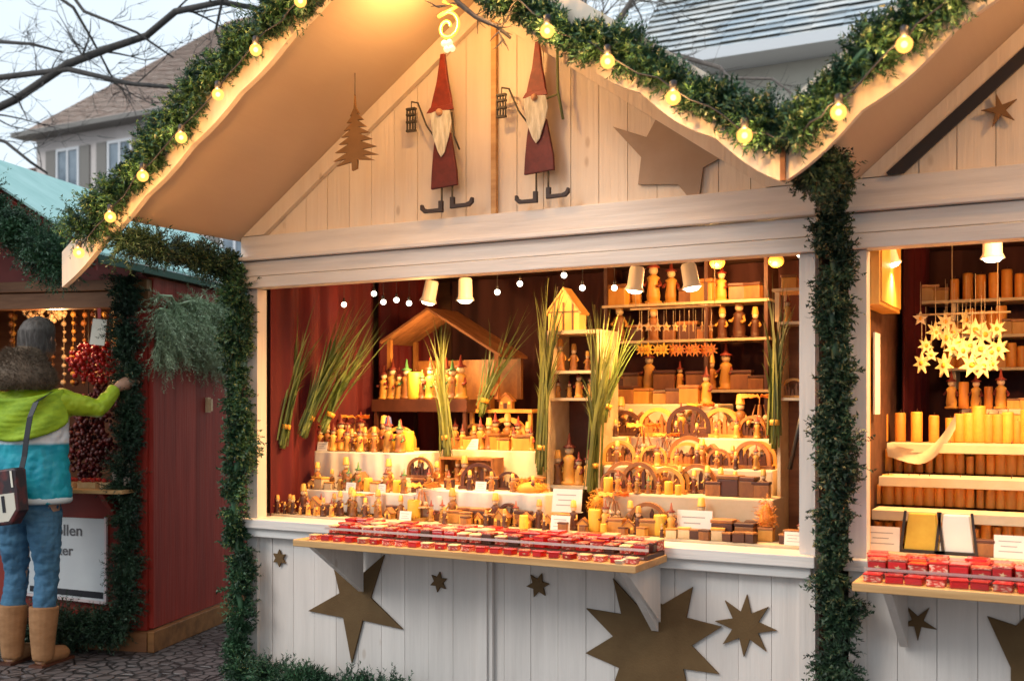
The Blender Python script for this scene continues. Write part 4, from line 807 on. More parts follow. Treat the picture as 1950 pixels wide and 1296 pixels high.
straw_heap('orange straw bundle at the right end of the counter', (X(1462, .26), .24, .985), .05, .045, .13, 600, 3, orange); BOX[0].put('golden box under the right orange straw bundle', 'box', (X(1462, .24), .22, .926), 0, 1.1)
CARDB.put('large white notice card in front of the tall cabinet', 'price card', (X(1082, .24), .22, 1.0), .05, 1.25); BOX[2].put('pale box behind the large white notice card', 'box', (X(1082, .22), .21, .926), 0, 1.35)
CARD.put('yellowish price card standing on the counter before the cabinet', 'price card', (X(1065, .12), .125, .926), 0, 1.25)
CARD.put('white price card above the red boxes left of the middle', 'price card', (X(770, .12), .125, .926), 0, .9)
for k, (a, b_, nm) in enumerate(((520, 800, 'left'), (810, 1060, 'middle'), (1080, 1290, 'right'))):
    row([FIG[0], FIG[5], BOX[0], HOUSE, FIG[1], CAND[2], BOX[3], FIG[2]], [12, 11, 10][k], a, b_, .185, .926, '', 'ornament', f'small goods on the {nm} part of the counter board', .92, 30+k, names=[FIGN[0], FIGN[5], 'golden wooden box', 'golden smoker house', FIGN[1], 'yellow candle', 'dark brown box', FIGN[2]], where=f'on the {nm} part of the counter board')
row([FIG[0], BOX[0], FIG[5], FIG[2]], 8, 520, 640, .135, .926, '', 'ornament', 'small goods behind the left end of the sill', .6, 35, names=[FIGN[0], 'golden wooden box', FIGN[5], FIGN[2]], where='close behind the left end of the sill')
# tall open cabinet
t = thing('open_cabinet', 'tall narrow cream cabinet with three open compartments in the middle of the stall', 'cabinet', (X(1093, .55), .66, .13)); x0, x1 = X(1042, .55), X(1142, .55); zc_ = at(1093, 628, .55)[2]
q = MB()
for x in (x0, x1-.016): q.box(x, x+.016, .55, .78, .13, zc_-.019)
q.box(x0, x1, .55, .78, zc_-.018, zc_); q.build('frame', shelfw, t)
q = MB(); q.box(x0+.017, x1-.017, .77, .78, .13, zc_-.02); q.build('back_panel', darkbrown, t)
zz = []
for i, v in enumerate((925, 757, 705)): z = at(1093, v, .55)[2]; zz.append(z); q = MB(); q.box(x0+.0165, x1-.0165, .555, .768, z-.014, z); q.build('shelf', shelfw, t)
row([FIG[1], FIG[0], FIG[2]], 4, 1052, 1134, .62, zz[1]+.001, '', 'figurine', 'figures on the cabinet shelf', .85, 40, names=[FIGN[1], FIGN[0], FIGN[2]], where='on the middle shelf of the tall cabinet')
row([FIG[5], FIG[1]], 3, 1055, 1130, .65, zz[2]+.001, '', 'figurine', 'figures in the cabinet top', 1.0, 41, names=[FIGN[5], FIGN[1]], where='on the upper shelf of the tall cabinet')
row([FIG[2], FIG[5], FIG[1]], 4, 1055, 1130, .62, zz[0]+.001, '', 'figurine', 'figures at the cabinet foot', 1.5, 42, names=[FIGN[2], FIGN[5], FIGN[1]], where='in the bottom compartment of the tall cabinet')
# amber lantern house on the cabinet
t = thing('lantern_house', 'glowing amber paper lantern house on top of the tall cabinet', 'lantern', (X(1080, .64), .64, zc_+.001)); xm = X(1080, .64); h0 = zc_+.001
q = MB(); q.prism([(xm-.085, h0), (xm+.085, h0), (xm+.085, h0+.10), (xm, h0+.20), (xm-.085, h0+.10)], .60, .68); q.build('walls', amber, t)
q = MB(); q.prism([(xm-.10, h0+.085), (xm-.095, h0+.078), (xm, h0+.2015), (xm+.095, h0+.078), (xm+.10, h0+.085), (xm, h0+.215)], .59, .69); q.build('roof', goldwood, t)
q = MB()
for dx in (-.05, 0, .05): q.box(xm+dx-.004, xm+dx+.004, .594, .599, h0, h0+.14)
q.box(xm-.085, xm+.085, .594, .599, h0+.09, h0+.096); q.build('lattice', midwood, t)
# draped stair display on the right
xs0, xs1 = X(1148, .4), X(1472, .4)
t = thing('stepped_display', 'cream draped stepped display covered with candle arches at the right', 'display stand', ((xs0+xs1)/2, .6, .93))
steps = [(.30, .50, 1.09), (.50, .70, 1.20), (.70, .92, 1.33)]
for i, (y0, y1, z) in enumerate(steps):
    q = MB(); q.box(X(1148, y0), X(1472, y0), y0, y1-.001, .80, z); q.build('step', cream, t, bevel=.008)
q = MB(); q.box(X(1165, .92), X(1368, .92), .92, 1.18, .80, 1.49); q.build('step', cream, t, bevel=.008)
q = MB(); q.prism([(X(1368, .93)+.001, 1.331), (X(1440, .93), 1.331), (X(1400, .93), 1.36), (X(1385, .93), 1.40), (X(1368, .93)+.001, 1.48)], .93, .95); q.build('cloth_swag', cream, t)
A2 = ['brown candle arch', 'golden candle arch', 'dark candle arch']
row([ARCH[0], ARCH[0], ARCH[1]], 3, 1145, 1292, .37, 1.091, '', 'candle arch', 'candle arches on the lowest step', 1.1, 51, names=[A2[0], A2[0], A2[1]], where='on the lowest step of the draped display')
row(ARCH, 5, 1150, 1465, .58, 1.201, '', 'candle arch', 'candle arches on the second step', 1.12, 52, names=A2, where='on the second step of the draped display')
row(ARCH, 5, 1160, 1465, .80, 1.331, '', 'candle arch', 'candle arches on the third step', 1.2, 53, names=A2, where='on the third step of the draped display')
row([BOX[0], BOX[1], FIG[0], BOX[0]], 6, 1180, 1360, .98, 1.491, '', 'ornament', 'goods on the top step', 1.25, 54, names=['golden wooden box', 'brown wooden box', FIGN[0], 'golden wooden box'], where='on the top step of the draped display')
row([FIG[1], FIG[0], FIG[5]], 8, 1155, 1460, .525, 1.201, '', 'figurine', 'figures along the second step', .7, 55, names=[FIGN[1], FIGN[0], FIGN[5]], where='along the front of the second step')
row([FIG[2], FIG[0], FIG[5]], 8, 1155, 1460, .73, 1.331, '', 'figurine', 'figures along the third step', .7, 56, names=[FIGN[2], FIGN[0], FIGN[5]], where='along the front of the third step')
row([BOX[1], BOX[3], BOX[1]], 4, 1345, 1465, .37, 1.091, '', 'box', 'boxes on the lowest step', 1.2, 57, names=['brown wooden box', 'dark brown box', 'brown wooden box'], where='on the right half of the lowest step')
row([FIG[2], CAND[2], FIG[0], FIG[4]], 8, 1150, 1300, .325, 1.091, '', 'ornament', 'small goods before the lowest arches', .62, 58, names=[FIGN[2], 'yellow candle', FIGN[0], FIGN[4]], where='before the arches of the lowest step')
row([ARCH[1], ARCH[0]], 4, 1165, 1350, .46, 1.091, '', 'candle arch', 'candle arches behind on the lowest step', 1.2, 151, names=[A2[1], A2[0]], where='at the back of the lowest step')
row([PYR, ARCH[1], HOUSE, ARCH[0], BOX[0]], 7, 1160, 1465, .655, 1.201, '', 'ornament', 'tall goods at the back of the second step', 1.2, 152, names=['fanned candle pyramid', A2[1], 'golden smoker house', A2[0], 'golden wooden box'], where='at the back of the second step')
row([PYR, FIG[0], HOUSE, FIG[1]], 8, 1165, 1465, .88, 1.331, '', 'ornament', 'tall goods at the back of the third step', 1.25, 153, names=['fanned candle pyramid', FIGN[0], 'golden smoker house', FIGN[1]], where='at the back of the third step')
row([ARCH[0], FIG[1], PYR, BOX[1], HOUSE], 9, 1150, 1455, .255, .93, '', 'ornament', 'tall goods before the draped steps', 1.2, 170, names=[A2[0], FIGN[1], 'fanned candle pyramid', 'brown wooden box', 'golden smoker house'], where='standing before the draped steps')
row([FIG[5], FIG[1], ARCH[2], BOX[3], FIG[0], BOX[1], PYR], 17, 570, 1040, .222, .926, '', 'ornament', 'goods standing before the low white stands', 1.0, 180, names=[FIGN[5], FIGN[1], A2[2], 'dark brown box', FIGN[0], 'brown wooden box', 'fanned candle pyramid'], where='standing before the low white stands')
row([FIG[5], BOX[3], FIG[1], ARCH[2]], 9, 790, 1035, .395, 1.073, '', 'ornament', 'goods at the back of the low middle stand', 1.0, 181, names=[FIGN[5], 'dark brown box', FIGN[1], A2[2]], where='at the back of the low middle stand')
row([FIG[5], BOX[3], FIG[1]], 12, 1150, 1466, .435, 1.091, '', 'ornament', 'small dark goods on the lowest step', .8, 182, names=[FIGN[5], 'dark brown box', FIGN[1]], where='in the gaps of the lowest step')
row([FIG[5], FIG[1], BOX[1]], 11, 1152, 1466, .605, 1.201, '', 'ornament', 'small dark goods on the second step', .85, 183, names=[FIGN[5], FIGN[1], 'brown wooden box'], where='in the gaps of the second step')
row([FIG[5], FIG[1], BOX[3]], 11, 1160, 1466, .83, 1.331, '', 'ornament', 'small dark goods on the third step', .85, 184, names=[FIGN[5], FIGN[1], 'dark brown box'], where='in the gaps of the third step')
row([BOX[1], BOX[3], FIG[1], BOX[0]], 9, 1165, 1455, 1.53, zs2, '', 'ornament', 'goods behind on the back unit', 1.5, 185, names=['brown wooden box', 'dark brown box', FIGN[1], 'golden wooden box'], where='behind on the lowest board of the back unit') if 0 else None
row([FIG[1], FIG[0], BOX[1], FIG[5]], 6, 795, 1035, .31, 1.073, '', 'ornament', 'goods on the low middle stand', .7, 154, names=[FIGN[1], FIGN[0], 'brown wooden box', FIGN[5]], where='on the low middle stand')
row([FIG[1], FIG[5], ARCH[0], BOX[1]], 9, 800, 1035, .46, 1.0, '', 'ornament', 'goods behind the low middle stand', 1.1, 155, names=[FIGN[1], FIGN[5], A2[0], 'brown wooden box'], where='just behind the low middle stand') if 0 else None
row([FIG[0], FIG[1], FIG[5], FIG[3]], 10, 545, 775, .53, 1.236, '', 'figurine', 'middle row on the left draped table', 1.2, 156, names=[FIGN[0], FIGN[1], FIGN[5], FIGN[3]], where='in the middle row of the left draped table')
row([HOUSE, FIG[1], ARCH[1], FIG[0]], 7, 600, 775, .69, 1.236, '', 'ornament', 'rearmost row on the left draped table', 1.35, 157, names=['golden smoker house', FIGN[1], A2[1], FIGN[0]], where='in the rearmost row of the left draped table')
row([FIG[1], FIG[0], BOX[1], FIG[5]], 8, 855, 1015, .90, 1.246, '', 'ornament', 'middle row on the table left of the cabinet', 1.25, 158, names=[FIGN[1], FIGN[0], 'brown wooden box', FIGN[5]], where='in the back row left of the cabinet')
row([BOX[0], BOX[1], CAND[2], FIG[5]], 12, 830, 1280, .13, .926, '', 'ornament', 'little goods right behind the middle sill', .6, 159, names=['golden wooden box', 'brown wooden box', 'yellow candle', FIGN[5]], where='right behind the middle of the sill')
CARDB.put('large white notice card leaning on the right part of the counter', 'price card', (X(1322, .20), .19, .926), 0, 1.35)
BOX[3].put('dark patterned box right of the large notice card', 'box', (X(1378, .20), .20, .926), 0, 1.6); BOX[1].put('brown box between the notice card and the right straw bundle', 'box', (X(1420, .20), .20, .926), 0, 1.4)
row([BOX[3], BOX[2], CAND[2], FIG[4], BOX[1]], 8, 1270, 1440, .135, .926, '', 'ornament', 'flat goods on the sill right of the shelf', .7, 59, names=['dark brown box', 'pale wooden box', 'yellow candle', FIGN[4], 'brown wooden box'], where='just behind the sill right of the shelf')
CARD.put('white price card at the far right end of the counter', 'price card', (X(1508, .10), .125, .926), 0, 1.0)
row([FIG[0], BOX[3], FIG[5]], 3, 1490, 1530, .17, .926, '', 'ornament', 'goods at the right end of the counter', .8, 60, names=[FIGN[0], 'dark brown box', FIGN[5]], where='beside the right corner post')
# back shelf unit
t = thing('shelf_unit', 'dark shelf unit with pale boards on the back wall at the right', 'shelf unit', (-1.95, 1.5, .13)); x0, x1 = X(1150, 1.4), X(1462, 1.4)
q = MB()
for x in (x0, (x0+x1)/2+.12, x1-.02): q.box(x, x+.02, 1.40, 1.62, .13, 2.262)
q.build('uprights', darkbrown, t)
zs = [at(1300, v, 1.4)[2] for v in (575, 646, 742)] + [1.35]
for z in zs: q = MB(); q.box(x0-.01, x1+.01, 1.395, 1.62, z-.014, z); q.build('shelf', shelfw, t)
row([BOX[0], BOX[1], FIG[0], BOX[0], HOUSE], 9, 1165, 1455, 1.46, zs[0]+.001, '', 'ornament', 'goods on the top shelf', 1.6, 61, names=['golden wooden box', 'brown wooden box', FIGN[0], 'golden wooden box', 'golden smoker house'], where='on the top shelf of the back unit')
row([BOX[1], FIG[1], BOX[3], FIG[5]], 9, 1165, 1455, 1.46, zs[1]+.001, '', 'ornament', 'goods on the second shelf', 1.5, 62, names=['brown wooden box', FIGN[1], 'dark brown box', FIGN[5]], where='on the second shelf of the back unit')
row([BOX[1], FIG[1], FIG[0], BOX[3]], 10, 1165, 1455, 1.46, zs[2]+.001, '', 'ornament', 'goods on the third shelf', 1.5, 63, names=['brown wooden box', FIGN[1], FIGN[0], 'dark brown box'], where='on the third shelf of the back unit')
for i, (u, v) in enumerate(((1366, 500), (1478, 497))):
    c = at(u, v, 1.15); t = thing('amber_lamp', ['glowing amber glass lamp high above the back shelf, left one', 'glowing amber glass lamp high above the back shelf, right one'][i], 'lamp', c); q = MB(); q.ball(c, .04, 14, 9, .8); q.build('glass', amber, t); q = MB(); q.tube([(c[0], c[1], c[2]+.03), (c[0], c[1], 2.27)], .006, 6); q.build('stem', darkmetal, t); point(t, 'lamp_light', (c[0], c[1]-.06, c[2]-.06), 9, (1, .50, .16), .04)
# hanging straw stars
t = thing('hanging_rod', 'thin rod across the right half holding strings of ornaments', 'rod', (X(1290, .95), .95, 2.05)); xa, xb = X(1200, .95), X(1372, .95); zr_ = at(1290, 585, .95)[2]
q = MB(); q.tube([(xa, .95, zr_), (xb, .95, zr_)], .006, 6); q.tube([(xa+.03, .95, zr_), (xa+.03, .95, 2.27)], .002, 4); q.tube([(xb-.03, .95, zr_), (xb-.03, .95, 2.27)], .002, 4); q.build('rod', palewood, t)
for i in range(10):
    u = 1222+i*15; z = at(u, 652, .95)[2]; pr = STAR[0] if i < 4 else STAR[1]
    pr.put(('yellow' if i < 4 else 'orange') + f' round hanging ornament, {ORD[i]} from the left on the rod', 'ornament', (X(u, .95), .95-.02*(i % 2), z), random.Random(i).uniform(-.4, .4), (1, 1, zr_ and (zr_-z)/.16 if 0 else 1), 'round ornaments hanging from the rod')
for i in range(9):
    u = 1218+i*17; z = at(u, 612, 1.0)[2]; STAR[3].put(f'small pale hanging star, {ORD[i]} from the left behind the round ornaments', 'ornament', (X(u, 1.0), 1.0, z), .3*i, .62, 'small pale stars hanging behind')
# right case
t = thing('open_case', 'tall pale case with arched figures against the right corner post', 'case', (X(1508, .45), .5, .93)); x0, x1 = X(1480, .45), XR-.035; zt = at(1500, 612, .45)[2]
q = MB()
for x in (x0, x1-.014): q.box(x, x+.014, .45, .60, .926, zt-.013)
q.box(x0, x1, .45, .60, zt-.012, zt); q.build('frame', shelfw, t); q = MB(); q.box(x0+.015, x1-.015, .592, .60, .926, zt-.014); q.build('back_panel', brownwood, t)
z = at(1500, 757, .45)[2]; q = MB(); q.box(x0+.0145, x1-.0145, .452, .591, z-.012, z); q.build('shelf', shelfw, t)
ARCH[1].put('golden arch with figures standing inside the tall right case', 'candle arch', (X(1512, .52), .52, z+.001), 0, .95); FIG[0].put('golden figure with red hat on top of the right case', 'figurine', (X(1500, .5), .5, zt+.001), 0, 1.0)
plainshelf('wall_shelf', 'short high shelf at the right inner corner', 'shelf', X(1470, .55), XR-.032, .55, .75, at(1500, 548, .55)[2], .014, z0=zt+.01); BOX[0].put('golden box on the short high shelf at the right', 'box', (X(1505, .62), .62, at(1500, 548, .55)[2]+.001), 0, 1.2)
q = MB(); q.tube([(X(1532, .3), .30, 1.50), (X(1505, .32), .31, 1.22)], .010, 6); tag(q.build('broom_handle', darkmetal), 'dark slanting stick leaning by the right case', 'stick')
# reeds
def RS(label, ub, vb, ut, vt, Yb, Yt, n, sp, **k): reed_sheaf(label, at(ub, vb, Yb), at(ut, vt, Yt), n, sp, **k)
RS('outermost green reed sheaf by the left curtain', 538, 850, 592, 570, .16, .34, 50, .026, seed=1, m=reed, w=.0075)
RS('widest green reed sheaf leaning right near the left curtain', 578, 830, 680, 565, .28, .50, 85, .045, seed=2, m=reed, w=.0075)
RS('green reed sheaf crossing in front of the second curtain', 615, 820, 725, 590, .36, .60, 60, .05, seed=3, m=reed, w=.007)
RS('yellow green upright reeds left of the middle table', 852, 870, 830, 590, .62, .66, 50, .012, seed=4, m=reed_y, w=.009)
RS('tall yellow green reeds along the left edge of the cabinet', 1028, 900, 1050, 530, .50, .52, 60, .012, seed=5, m=reed_y, w=.011)
RS('tall green reeds along the right edge of the cabinet', 1128, 935, 1150, 560, .47, .49, 60, .013, seed=6, m=reed_y, w=.011)
RS('thin green reeds fanning over the draped display', 1150, 800, 1195, 600, .52, .6, 30, .04, seed=7, m=reed, w=.006)
RS('narrow reed bundle left of the right case', 1474, 850, 1480, 500, .43, .46, 34, .010, seed=8, m=reed_y, w=.009)
RS('loose green reeds behind the middle table', 915, 790, 985, 580, .90, 1.0, 40, .06, seed=9, m=reed, w=.007)
# ceiling spots
def spotlamp(label, u, v, Y, tilt, e, size=1.0, ry=0):
    c = at(u, v, Y); t = thing('spot_lamp', label, 'lamp', c, group=None); M = Matrix.Translation(c) @ Matrix.Rotation(R_(tilt), 4, 'Y') @ Matrix.Rotation(R_(ry), 4, 'X') @ Matrix.Scale(size, 4)
    q = MB(); q.lathe([(.028, .11), (.034, .10), (.036, .02), (.046, 0), (.043, -.001), (.034, .02), (.03, .09)], n=16, M=M); q.build('shade', lampw, t)
    q = MB(); q.lathe([(.001, -.016), (.025, -.012), (.039, .002), (.030, .010), (.001, .010)], n=16, M=M); q.build('lamp_mouth', disc_m, t)
    top = M @ Vector((0, 0, .105)); q = MB(); q.tube([top, (top.x, top.y, 2.27)], .008, 6); q.build('stem', darkmetal, t)
    d = M @ Vector((0, 0, -.05)); l = bpy.data.lights.new('lamp_light', 'SPOT'); l.energy = e; l.color = (1, .55, .20); l.spot_size = R_(150); l.spot_blend = .9; l.shadow_soft_size = .03
    o = bpy.data.objects.new('lamp_light', l); COL.objects.link(o); o.parent = t; o.location = INV[t.name] @ d; o.rotation_euler = (M.to_3x3().normalized()).to_euler(); return t
SPE = 38
spotlamp('spot lamp pointing left over the hut', 815, 575, .36, 14, SPE)
spotlamp('upright spot lamp right of the one over the hut', 886, 572, .36, 0, SPE)
spotlamp('spot lamp tilted left above the draped display', 1208, 553, .42, 8, SPE)
spotlamp('spot lamp tilted right above the draped display', 1318, 548, .38, -10, SPE)
def minibulb(label, u, v, Y, r=.013):
    c = at(u, v, Y); t = thing('hanging_bulb', label, 'bulb', c, group='small white bulbs hanging in the middle stall'); q = MB(); q.ball(c, r, 12, 8); q.build('glass', bulbw_m, t); q = MB(); q.lathe([(.007, 0), (.007, .02), (.003, .026)], (c[0], c[1], c[2]+r*.7), 8); q.tube([(c[0], c[1], c[2]+.02), (c[0], c[1], 2.27)], .0014, 4); q.build('socket', darkmetal, t)
for i, (u, v) in enumerate([(655, 580), (712, 559), (730, 575), (755, 571), (779, 577), (947, 556), (990, 540), (1074, 524), (1109, 548), (1170, 548), (1523, 483)]):
    minibulb(f'small white hanging bulb, {ORD[i]} from the left', u, v, .55 if i < 10 else .12, .014)
# trays of red boxes on the shelf
t = thing('display_tray', 'long metal railed tray of red boxes on the middle shelf', 'tray', (-2.3, -.22, .887))
q = MB(); q.box(-3.05, -1.505, -.285, -.095, .887, .905); q.build('base', darkbrown, t)
q = MB(); q.box(-3.06, -1.50, -.294, -.286, .922, .932); q.build('rail', steel, t); q = MB(); q.box(-3.06, -1.50, -.345, -.338, .899, .906); q.build('rail', steel, t)
rg = random.Random(77)
for r_, (y, z, sc_) in enumerate(((-.255, .906, .95), (-.175, .906, 1.05), (-.117, .906, 1.2))):
    for i in range(25):
        x = -3.025+i*.0618; k = rg.choice((0, 0, 1, 1, 2, 3, 4)); nm = ['mottle-lidded red box', 'red-lidded mottled box', 'dark red-lidded box', 'plain red box', 'pale-lidded mottled box'][k]
        SWEET[k].put(f'{nm}, {ORD[i]} from the left, {["front", "middle", "back"][r_]} row of the long tray', 'box', (x, y, z), rg.uniform(-.2, .2), (sc_*rg.uniform(.9, 1.05), sc_, sc_*rg.uniform(.55, .8)), 'small red boxes in the long tray')
for i in range(24):
    x = -3.05+i*.066; k = rg.choice((0, 1, 4, 3)); SWEET[k].put(f'low red box, {ORD[i]} from the left along the middle shelf edge', 'box', (x, -.372, .887), rg.uniform(-.3, .3), (.8, .8, .36), 'low red boxes at the front edge of the shelf')
point(thing('added_tube_lamp', 'added unseen warm lamp behind the lintel of the middle stall', 'lamp', (-2.4, .10, 2.2)), 'lamp_light', (-2.4, .12, 2.15), 15, (1, .56, .22), .05)  # unseen lamp, added to light the goods from behind the lintel
q = MB(); q.tube([(-2.6, .10, 2.22), (-2.2, .10, 2.22)], .014, 8); q.build('housing', darkmetal, bpy.data.objects['added_tube_lamp'])

# ------------------------------------------------------------------ inside the right stall
curtain_obj('dark curtain closing the back of the right stall', [(-.78, 1.66), (2.0, 1.66)], .2, 2.265, darkcloth, .015, 22, 2)
curtain_obj('dark red curtain beside the doorway in the right stall', [(-.74, .95), (-.72, 1.6)], .3, 2.265, curtain, .015, 30)
t = thing('wall_cupboard', 'orange lit plywood cupboard high on the left wall of the right stall', 'cupboard', (-.70, .3, 1.86)); q = MB(); q.box(-.775, -.70, .055, .55, 1.87, 2.262); q.build('case', goldwood, t, bevel=.003); q = MB(); q.box(-.7985+.10, -.694, .07, .535, 1.885, 2.25); q.build('door', goldwood, t)
t = thing('wooden_post', 'orange lit wooden post inside the left edge of the right stall', 'post', (-.76, .08, .1)); q = MB(); q.box(-.772, -.745, .055, .12, .13, 1.865); q.build('shaft', goldwood, t)
q = MB(); q.box(-.765, -.758, .30, .42, 1.45, 1.78); tag(q.build('white_apron', cardm), 'white cloth hanging beside the orange post in the right stall', 'cloth')
spotlamp('upright spot lamp in the right stall', 1890, 492, .34, 0, SPE)
spotlamp('bright spot lamp beside the orange cupboard', 1700, 503, .30, -15, SPE*.8, .8)
plainshelf('counter_board', 'pale inner counter board of the right stall', 'counter', -.765, 1.9, .11, .24, .925, m=cream)
TT = [(.26, .42, 1.072, 'lowest'), (.42, .62, 1.195, 'second'), (.62, .86, 1.325, 'third')]
for y0, y1, z, nm in TT:
    t = thing('candle_rack', f'{nm} long pale board of orange candles in the right stall', 'rack', (.3, (y0+y1)/2, z-.02)); q = MB(); q.box(-.765, 1.8, y0, y1, z-.040, z); q.build('board', cream, t, bevel=.003); q = MB(); q.box(-.76, 1.79, y1-.015, y1-.003, .93 if nm == 'lowest' else z-.13, z-.041); q.build('riser', goldwood, t)
t = thing('candle_rack', 'topmost pale board of tall orange candles, right part only', 'rack', (.5, .95, 1.45)); q = MB(); q.box(-.49, 1.8, .86, 1.10, 1.447, 1.469); q.build('board', cream, t, bevel=.003); q = MB(); q.box(-.49, 1.8, .865, .885, 1.33, 1.446); q.build('riser', goldwood, t)
q = MB(); N_ = 14
vs = []
for i in range(N_+1):
    s = i/N_; x = -.76+.27*s; z = 1.328+.12*max(0, (s-.45)/.55)**2 - .03*math.sin(s*math.pi); 
    for k in range(4): vs.append((x, .615-.012*math.sin(k*1.3+s*9), z-.02*k))
fs = [(i*4+k, (i+1)*4+k, (i+1)*4+k+1, i*4+k+1) for i in range(N_) for k in range(3)]; n_ = len(vs); vs2 = [(a, b_+.006, c) for a, b_, c in vs]; q.add(vs, fs, True); q.add(vs2, [tuple(reversed(f)) for f in fs], True)
tag(q.build('cloth_swag', cream), 'cream cloth swag rising to the topmost candle board', 'cloth')
t = thing('added_tube_lamp', 'added unseen warm lamp behind the lintel of the right stall', 'lamp', (.3, .10, 2.2)); q = MB(); q.tube([(-.1, .10, 2.22), (.5, .10, 2.22)], .014, 8); q.build('housing', darkmetal, t); point(t, 'lamp_light', (-.2, .12, 2.14), 14, (1, .56, .22), .05)  # unseen lamp added to brighten the candle rows from the front
row([CAND[0]], 14, 1662, 1950, .35, .935, 'orange candle', 'candle', 'orange candles under the lowest board', .95, 71, where='below the lowest board of the right stall', jy=.004)
row([CAND[0]], 15, 1662, 1955, .52, 1.073, 'orange candle', 'candle', 'orange candles on the lowest board', 1.0, 72, where='on the lowest board of the right stall', jy=.004)
row([CAND[0]], 15, 1662, 1955, .73, 1.196, 'orange candle', 'candle', 'orange candles on the second board', 1.0, 73, where='on the second board of the right stall', jy=.004)
row([CAND[1], CAND[1]], 9, 1800, 1965, .80, 1.326, 'tall orange candle', 'candle', 'tall orange candles on the third board', .95, 74, where='on the third board of the right stall', jy=.004)
row([CAND[1], CAND[1]], 4, 1665, 1795, .76, 1.326, 'orange pillar candle', 'candle', 'pillar candles at the left of the third board', .8, 75, where='at the left end of the third board')
row([CAND[1], FIG[0], BOX[0]], 7, 1800, 1965, .97, 1.470, '', 'ornament', 'goods on the topmost board', 1.0, 76, names=['orange pillar candle', FIGN[0], 'golden wooden box'], where='on the topmost board of the right stall')
for i, (v, nm) in enumerate(((570, 'upper'), (638, 'middle'), (700, 'lower'))):
    z = at(1850, v, 1.4)[2]; t = thing('wall_shelf', f'{nm} pale shelf board on the back wall of the right stall', 'shelf', (.3, 1.5, z-.014)); q = MB(); q.box(X(1748, 1.4) if i == 0 else X(1790, 1.4), 1.9, 1.38, 1.62, z-.014, z); q.build('board', shelfw, t); [(lambda q: (q.box(bx, bx+.02, 1.41, 1.61, z-.10, z-.015), q.build('bracket', shelfw, t)))(MB()) for bx in (X(1790, 1.4)+.05, .2)]
    row([CAND[1], BOX[0], CAND[0]], 8, (1755 if i == 0 else 1800), 1955, 1.45, z+.001, '', 'ornament', f'goods on the {nm} back shelf of the right stall', 1.15, 80+i, names=['orange pillar candle', 'golden wooden box', 'small orange candle'], where=f'on the {nm} back shelf of the right stall')
q = MB(); zz_ = at(1850, 596, .75)[2]; q.tube([(X(1745, .75), .75, zz_), (X(1925, .75), .75, zz_)], .005, 6); q.tube([(X(1813, .75), .75, zz_), (X(1813, .75), .75, 2.27)], .002, 4); q.tube([(X(1900, .75), .75, zz_), (X(1900, .75), .75, 2.27)], .002, 4)
tag(q.build('hanging_rod', palewood), 'rod holding the yellow stars in the right stall', 'rod')
k = 0
rg = random.Random(91)
for r_ in range(3):
    for i in range(8):
        u = 1757+i*20+(r_ % 2)*9+rg.uniform(-5, 5); z = at(u, 600+r_*30+rg.uniform(-14, 14)+(0 if i < 5 else 8), .75)[2]; STAR[2 if (i+r_) % 3 else 3].put(f'{"golden" if (i+r_) % 3 else "pale"} straw star, {ORD[i]} from the left, {["top", "middle", "bottom"][r_]} row of hanging cluster', 'star', (X(u, .75), .75-.03*r_, z), rg.uniform(-1.1, 1.1), rg.uniform(.7, 1.15), 'straw stars hanging in the right stall'); k += 1
for i, (u, w_, m_) in enumerate(((1757, .075, yellow), (1822, .07, cardm))):
    x = X(u, .17); t = thing('gift_pack', ['yellow wrapped pack in a dark frame on the right counter', 'white and yellow pack beside the yellow one'][i], 'pack', (x, .17, .926)); q = MB(); q.prism([(x-w_*.9, .926), (x+w_*.9, .926), (x+w_*.65, 1.075), (x-w_*.65, 1.075)], .15, .19); q.build('pack', m_, t, bevel=.004)
    q = MB(); q.prism([(x-w_*1.1, .926), (x-w_*.95, .926), (x-w_*.72, 1.085), (x-w_*.85, 1.085)], .142, .149); q.prism([(x+w_*.95, .926), (x+w_*1.1, .926), (x+w_*.85, 1.085), (x+w_*.72, 1.085)], .142, .149); q.box(x-w_*.94, x+w_*.94, .142, .149, .926, .938); q.build('frame', darkmetal, t)
CARDB.put('cream card at the left end of the right counter', 'price card', (X(1680, .14), .14, .926), 0, 1.1); CARDB.put('pale card at the right end of the right counter', 'price card', (X(1925, .14), .14, .926), 0, 1.0); BOX[1].put('brown box between the packs and the pale card', 'box', (X(1875, .17), .17, .926), 0, 1.2)
t = thing('display_tray', 'railed tray of red boxes on the right shelf', 'tray', (.1, -.22, .887)); q = MB(); q.box(X(1648, -.285), 1.5, -.285, -.095, .887, .905); q.build('base', darkbrown, t); q = MB(); q.box(X(1646, -.29), 1.505, -.294, -.286, .912, .922); q.build('rail', steel, t)
for r_, (y, sc_) in enumerate(((-.250, 1.15), (-.180, 1.25), (-.115, 1.3))):
    for i in range(19): k = (0, 1, 3, 0, 1)[(i*3+r_) % 5]; SWEET[k].put(f'{["lacquer red box", 0, 0, "plain red box"][k] if k != 1 else "mottled red box"}, {ORD[i]} from the left, {["front", "middle", "back"][r_]} row of the right tray', 'box', (X(1652, y)+.036+i*.067, y, .906), .12*math.sin(i*3+r_), (sc_, sc_, .72+.1*math.sin(i*2.3+r_)), 'red boxes in the right tray')
for i in range(18): SWEET[3 if i % 3 else 1].put(f'flat red box, {ORD[i]} from the left at the front of the right shelf', 'box', (X(1640, -.36)+.04+i*.068, -.362, .887), .2*math.sin(i*2), (1.1, 1, .45), 'flat red boxes on the right shelf')
